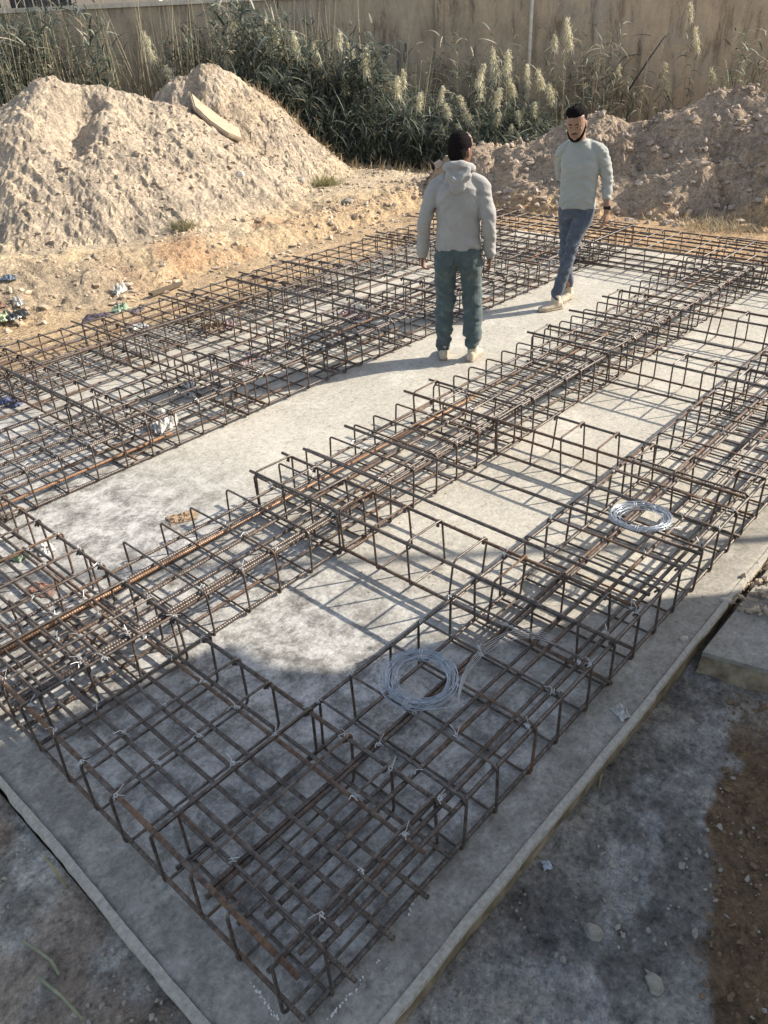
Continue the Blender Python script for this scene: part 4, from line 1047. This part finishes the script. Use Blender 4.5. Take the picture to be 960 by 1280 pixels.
M['strap'] = simple('black_strap', (.012, .012, .014), .4, .1, 20, 0, 0); M['leather'] = simple('belt', (.05, .03, .02), .6, .2, 20)
def shoe(root, ankle, toe_dir, heel=0.0):
    A = Vector(ankle); D = Vector((toe_dir[0], toe_dir[1], 0)).normalized(); S_ = Vector((-D.y, D.x, 0))
    q = Sculpt(); secs = []
    for t, w_, h_ in ((-.075, .022, .055), (-.06, .034, .075), (-.02, .038, .095), (.03, .041, .085), (.08, .046, .062), (.13, .048, .05), (.165, .040, .042), (.185, .022, .030)):
        c = A+D*t; c.z = heel*(1 if t < .05 else .3)+h_/2+.006; secs.append((c, S_*w_, Vector((0, 0, h_/2))))
    q.add(*ring_tube(secs, 16)); q.limb([(A.x, A.y, .07+heel, .046), (A.x, A.y, .115+heel, .046)], 12)
    o = q.done('shoe', .005, M['shoe'], root, 3)
    q = Sculpt(); secs = []
    for t, w_ in ((-.082, .020), (-.07, .036), (-.02, .041), (.03, .043), (.08, .049), (.13, .051), (.172, .042), (.193, .02)):
        c = A+D*t; c.z = .010+heel*(1 if t < .05 else .3); secs.append((c, S_*w_, Vector((0, 0, .010))))
    q.add(*ring_tube(secs, 16)); link('sole', mesh('sole', q.V, q.F, True), o, M['sole'])

def man_hoodie():
    root = empty('person', (5.03, 3.845, 0), R_(33)-math.pi/2)
    tag(root, 'man seen from behind in a grey hoodie and blue-green jeans, standing on the walkway', 'person')
    # local: +x = his right, +y = forward
    hl, hr = Vector((-.095, 0, .92)), Vector((.095, 0, .92)); kl, kr = Vector((-.115, .03, .50)), Vector((.12, .03, .50)); al, ar = Vector((-.125, -.01, .10)), Vector((.135, -.03, .10))
    wl, wr = Vector((-.305, .05, .855)), Vector((.262, .04, .84)); el, er = Vector((-.275, -.035, 1.11)), Vector((.250, -.05, 1.10)); sl_, sr_ = Vector((-.185, -.01, 1.405)), Vector((.185, -.01, 1.395))
    HC = (.008, .050, 1.615)
    b = Sculpt()
    T, E = head(b, HC, R_(-28), R_(-8))
    b.limb([(.002, .01, 1.42, .060), (.005, .03, 1.50, .055), (.006, .035, 1.56, .054)])
    b.tor([(0, 0, .86, .13, .09, 0), (0, 0, .95, .14, .10, 0), (0, 0, 1.10, .13, .09, 0), (0, 0, 1.30, .135, .09, 0), (0, 0, 1.38, .10, .07, 0), (0, 0, 1.43, .07, .05, 0)])
    for h_, k_, a_ in ((hl, kl, al), (hr, kr, ar)): b.limb([(*h_, .075), (*k_, .05), (*a_, .036)])
    for s_, e_, w_ in ((sl_, el, wl), (sr_, er, wr)): b.limb([(s_.x*.85, s_.y, 1.30, .040), (*e_, .036), (*w_, .026)])
    for w_, e_, sg in ((wl, el, 1), (wr, er, -1)):
        d = (w_-e_).normalized()*.4+Vector((0, .02, -1)); hand(b, w_, d, (0, 1, 0), (sg, 0, 0), .75 if sg < 0 else 1.0, 1.0)
    body = b.done('body', .0045, M['skin1'], root, 2)
    face_parts(root, body, T, E, M['hair'])
    # short hair
    q = Sculpt(); q.blob(T((0, -.016, .034)), (.0880, .106, .096), E.to_euler(), 24); q.blob(T((0, -.045, -.015)), (.077, .068, .078), E.to_euler(), 20); q.done('hair', .006, M['hair'], root, 3, disp=lambda c: .003*(vn(c[:, 0]*90, c[:, 1]*90+c[:, 2]*80)-.5))
    q = Sculpt(); q.blob(T((0, .055, -.092)), (.050, .036, .026), E.to_euler(), 16); q.done('beard', .006, M['hair'], root, 2)
    # hoodie
    q = Sculpt()
    q.tor([(0, .0, .885, .150, .105, 0), (0, .0, .90, .178, .130, 0), (0, 0, .93, .186, .135, 0), (0, 0, 1.03, .180, .130, 0), (0, -.003, 1.18, .182, .126, 0), (0, -.008, 1.30, .188, .126, 0), (0, -.01, 1.37, .165, .122, 0), (0, -.008, 1.43, .115, .098, 0), (0, .0, 1.475, .090, .080, 0), (0, .0, 1.49, .06, .06, 0)])
    for s_, e_, w_ in ((sl_, el, wl), (sr_, er, wr)):
        d = (w_-e_).normalized(); q.limb([(s_.x*.30, s_.y, 1.425, .050), (s_.x*.68, s_.y, 1.405, .058), (s_.x*.98, s_.y, 1.355, .066), (*(s_*.5+e_*.5), .062), (*e_, .057), (*(e_*.45+w_*.55), .052), (*(w_-d*.03), .049), (*(w_+d*.0), .040)])
    zone = lambda c: .6+np.clip((np.abs(c[:, 0])-.18)*9, 0, .15)+.6*np.clip(1-(c[:, 2]-.88)/.12, 0, 1)
    q.done('hoodie', .007, M['hoodie'], root, 5, disp=folds(.020, 24, 8, 4, zone))
    q = Sculpt()
    ringp = []
    for k in range(15):
        t = R_(-200+k*220/14-10+0); ringp.append((.100*math.cos(t), -.010+.092*math.sin(t), 1.498-.030*math.sin(t), .034-.006*abs(math.cos(t))))
    q.limb(ringp, 12)
    q.blob((0, -.105, 1.455), (.108, .044, .060), (R_(-20), 0, 0), 20); q.blob((0, -.120, 1.395), (.070, .034, .065), (R_(-10), 0, 0), 16); q.limb([(-.085, -.105, 1.50, .018), (-.04, -.150, 1.455, .016), (0, -.158, 1.43, .015), (.04, -.150, 1.455, .016), (.085, -.105, 1.50, .018)], 8)
    q.done('hood', .006, M['hoodie'], root, 4, disp=folds(.012, 30, 8, 9))
    # jeans
    q = Sculpt()
    q.tor([(0, 0, .80, .14, .10, 0), (0, -.005, .85, .172, .128, 0), (0, -.008, .91, .170, .128, 0), (0, 0, .96, .158, .112, 0), (0, 0, .985, .150, .105, 0)])
    for h_, k_, a_ in ((hl, kl, al), (hr, kr, ar)):
        q.limb([(h_.x*.95, -.010, .88, .104), (h_.x*1.05, -.008, .77, .104), (*(h_*.45+k_*.55), .094), (*k_, .086), (*(k_*.55+a_*.45), .080), (a_.x, a_.y+.0, .17, .070), (a_.x, a_.y+.005, .115, .060)], 18)
    zone = lambda c: .5+1.2*np.clip((.42-c[:, 2])*3.2, 0, 1)+.6*np.exp(-((c[:, 2]-.52)/.08)**2)
    q.done('jeans', .007, M['jeans1'], root, 3, disp=folds(.030, 24, 6, 14, zone))
    for sx in (-1, 1):
        q = MB(); c = Vector((sx*.082, -.138, .862)); 
        P = [Vector((-.055, .0, .055)), Vector((.055, 0, .055)), Vector((.05, 0, -.045)), Vector((0, 0, -.072)), Vector((-.05, 0, -.045))]
        V = [c+Vector((p.x, abs(p.x)*.10*0+(.35*(abs(c.x+p.x)-.08) if abs(c.x+p.x) > .08 else 0), p.z)) for p in P]
        q.add(V+[v+Vector((0, .02, 0)) for v in V], [(4,3,2,1,0), (5,6,7,8,9)]+[(i, (i+1) % 5, (i+1) % 5+5, i+5) for i in range(5)]); q.build('back_pocket', M['jeans1'], root)
    shoe(root, (al.x, al.y+.0, 0), (-.10, 1)); shoe(root, (ar.x, ar.y, 0), (.30, 1)); root.scale = (.955, 1, 1)
    return root
def man_green():
    root = empty('person', (6.86, 3.86, 0), R_(192)-math.pi/2)
    tag(root, 'bearded man in a pale green shirt and blue jeans, looking back on the walkway', 'person')
    # +x = his right (picture left), +y = forward
    hl, hr = Vector((-.085, .0, .94)), Vector((.085, .0, .94)); kl, kr = Vector((-.015, .14, .52)), Vector((.060, .03, .50)); al, ar = Vector((.055, .235, .105)), Vector((.045, -.09, .125))
    sl_, sr_ = Vector((-.185, -.02, 1.41)), Vector((.185, -.02, 1.43)); el, er = Vector((-.245, -.06, 1.13)), Vector((.235, -.17, 1.17)); wl, wr = Vector((-.285, -.01, .885)), Vector((.10, -.235, 1.01))
    HC = (.045, .060, 1.625); HY_ = R_(3)
    b = Sculpt(); T, E = head(b, HC, HY_, R_(-14), R_(4))
    b.limb([(.01, .0, 1.43, .062), (.022, .02, 1.50, .056), (.035, .035, 1.57, .054)])
    b.tor([(0, 0, .88, .13, .09, 0), (0, 0, .97, .135, .09, 0), (0, 0, 1.10, .125, .085, 0), (0, 0, 1.30, .13, .085, 0), (0, 0, 1.38, .095, .065, 0), (0, 0, 1.43, .07, .05, 0)])
    for h_, k_, a_ in ((hl, kl, al), (hr, kr, ar)): b.limb([(*h_, .07), (*k_, .045), (*a_, .034)])
    for s_, e_, w_ in ((sl_, el, wl), (sr_, er, wr)): b.limb([(s_.x*.70, s_.y, 1.31, .034), (*e_, .036), (*(e_*.6+w_*.4), .036), (*w_, .027)])
    hand(b, wl, (-.03, .05, -1), (.3, 1, 0), (1, -.2, 0), .7); hand(b, wr, (-.6, -.1, -.6), (0, 0, 1), (0, 1, 0), .8)
    b.done('body', .0045, M['skin2'], root, 2)
    face_parts(root, None, T, E, M['hair'])
    q = Sculpt(); q.blob(T((0, -.024, .046)), (.090, .100, .088), E.to_euler(), 24); q.blob(T((0, .026, .088)), (.080, .080, .050), E.to_euler(), 20); q.blob(T((.005, .058, .104)), (.066, .044, .042), E.to_euler(), 16); q.blob(T((0, -.045, -.01)), (.076, .064, .078), E.to_euler(), 18)
    q.done('hair', .005, M['hair'], root, 2, disp=lambda c: .010*(vn(c[:, 0]*70+c[:, 2]*30, c[:, 1]*70)-.5))
    q = Sculpt()
    q.limb([(*T((.068, .005, -.03)), .010), (*T((.058, .036, -.072)), .014), (*T((.034, .064, -.102)), .015), (*T((0, .074, -.112)), .017), (*T((-.034, .064, -.102)), .015), (*T((-.058, .036, -.072)), .014), (*T((-.068, .005, -.03)), .010)], 10)
    q.limb([(*T((.026, .080, -.064)), .004), (*T((.016, .090, -.055)), .005), (*T((0, .095, -.053)), .005), (*T((-.016, .090, -.055)), .005), (*T((-.026, .080, -.064)), .004)], 8)
    q.done('beard', .0045, M['hair'], root, 1)
    q = Sculpt()
    q.tor([(0, .0, .90, .150, .105, 0), (0, .005, .915, .172, .122, 0), (0, .004, .95, .174, .124, 0), (0, 0, 1.05, .166, .116, 0), (0, -.003, 1.16, .168, .115, 0), (0, -.006, 1.28, .180, .122, 0), (0, -.01, 1.37, .162, .112, 0), (.004, -.008, 1.43, .120, .092, 0), (.01, .0, 1.475, .085, .075, 0), (.012, .0, 1.49, .066, .062, 0)])
    for s_, e_, w_ in ((sl_, el, wl), (sr_, er, wr)):
        end = e_*.52+w_*.48 if w_.z < .95 else e_*.10+w_*.90
        q.limb([(s_.x*.30, s_.y, 1.435, .048), (s_.x*.68, s_.y, 1.418, .054), (s_.x*.98, s_.y, 1.372, .061), (*(s_*.5+e_*.5), .058), (*e_, .053), (*(e_*.75+w_*.25), .051), (*end, .046)])
    zone = lambda c: .6+1.3*np.clip((np.abs(c[:, 0])-.19)*9, 0, .25)+.8*np.clip(1-(c[:, 2]-.90)/.14, 0, 1)
    q.done('shirt', .006, M['shirt'], root, 4, disp=folds(.018, 30, 9, 24, zone))
    q = Sculpt()
    q.tor([(0, 0, .82, .13, .095, 0), (0, -.005, .87, .158, .118, 0), (0, -.006, .93, .158, .118, 0), (0, 0, .97, .152, .105, 0)])
    q.limb([(-.08, .0, .89, .092), (-.075, .03, .80, .090), (*(hl*.42+kl*.58), .076), (*kl, .064), (*(kl*.5+al*.5), .056), (al.x, al.y-.02, .17, .050), (al.x, al.y-.005, .115, .048)], 18)
    q.limb([(.08, .0, .89, .092), (.078, .01, .80, .088), (*(hr*.42+kr*.58), .074), (*kr, .063), (*(kr*.5+ar*.5), .056), (ar.x, ar.y, .18, .050), (ar.x, ar.y, .13, .048)], 18)
    zone = lambda c: .45+1.2*np.clip((.30-c[:, 2])*4, 0, 1)+1.0*np.exp(-((c[:, 2]-.56)/.09)**2)
    q.done('jeans', .006, M['jeans2'], root, 3, disp=folds(.016, 26, 6, 34, zone))
    d = (wl-el).normalized(); q = Sculpt(); q.add(*ring_tube([(wl-d*.035+d*t, Vector((.032, 0, 0)), Vector((0, .032, 0))) for t in (-.012, .012)], 20)); link('watch_strap', mesh('watch_strap', q.V, q.F, True), root, M['strap'])
    q = Sculpt(); q.blob(wl-d*.035+Vector((-.030, .012, 0)), (.012, .019, .021), (0, 0, .2), 14); link('watch', mesh('watch', q.V, q.F, True), root, M['strap'])
    shoe(root, (al.x, al.y, 0), (.62, .78)); shoe(root, (ar.x, ar.y, 0), (.25, 1), .012)
    return root
man_hoodie(); man_green()
# ------------------------------------------------------------------ unseen building beside the site, shaped to cast the near-corner shadow
def unseen_house():
    prof = [(2.2, -.3), (5.85, -.3), (5.85, 2.0), (6.0, 2.36), (5.85, 2.72), (6.06, 3.10), (5.90, 3.25), (6.12, 3.55), (6.50, 3.86), (6.52, 3.96), (6.2, 4.06), (5.92, 4.2), (5.92, 5.3), (2.2, 5.3)]  # side edge follows the wanted shadow outline; kept narrow to let in sky light
    n = len(prof); mb = MB()
    mb.add([(x, -.80, z) for x, z in prof]+[(x, -4.5, z) for x, z in prof], [tuple(range(n)), tuple(range(2*n-1, n-1, -1))]+[(i, i+n, (i+1) % n+n, (i+1) % n) for i in range(n)])
    root = empty('unseen_house', (0, 0, 0)); tag(root, 'unseen plastered building beside the slab, shaped to shade the near corner', 'unseen_house')
    mb.build('unseen_house_wall', M['paleplaster'], root)
    for x in (3.6,):
        m2 = MB(); m2.box((x-.5, -.803, 3.6), (x+.5, -.76, 4.9)); f = m2.build('window', M['coping'], root)
        m3 = MB(); m3.box((x-.42, -.77, 3.68), (x+.42, -.755, 4.82)); m3.build('pane', M['darkopen'], f)
unseen_house()
mb = MB(); a = Vector((7.26, -1.33, 2.6)); b = Vector((8.9, -1.73, 5.19)); d = (b-a)  # unseen pole, added to cast the soft shadow band across the cages
P = [a-d*1.0+(b-a)*(3.2*i/20) for i in range(21)]
mb.tube(P, .032, 8); o = mb.build('shadow_pole', M['paleplaster'], None, True); tag(o, 'long pole added out of view to cast a soft shadow band over the slab', 'pole')
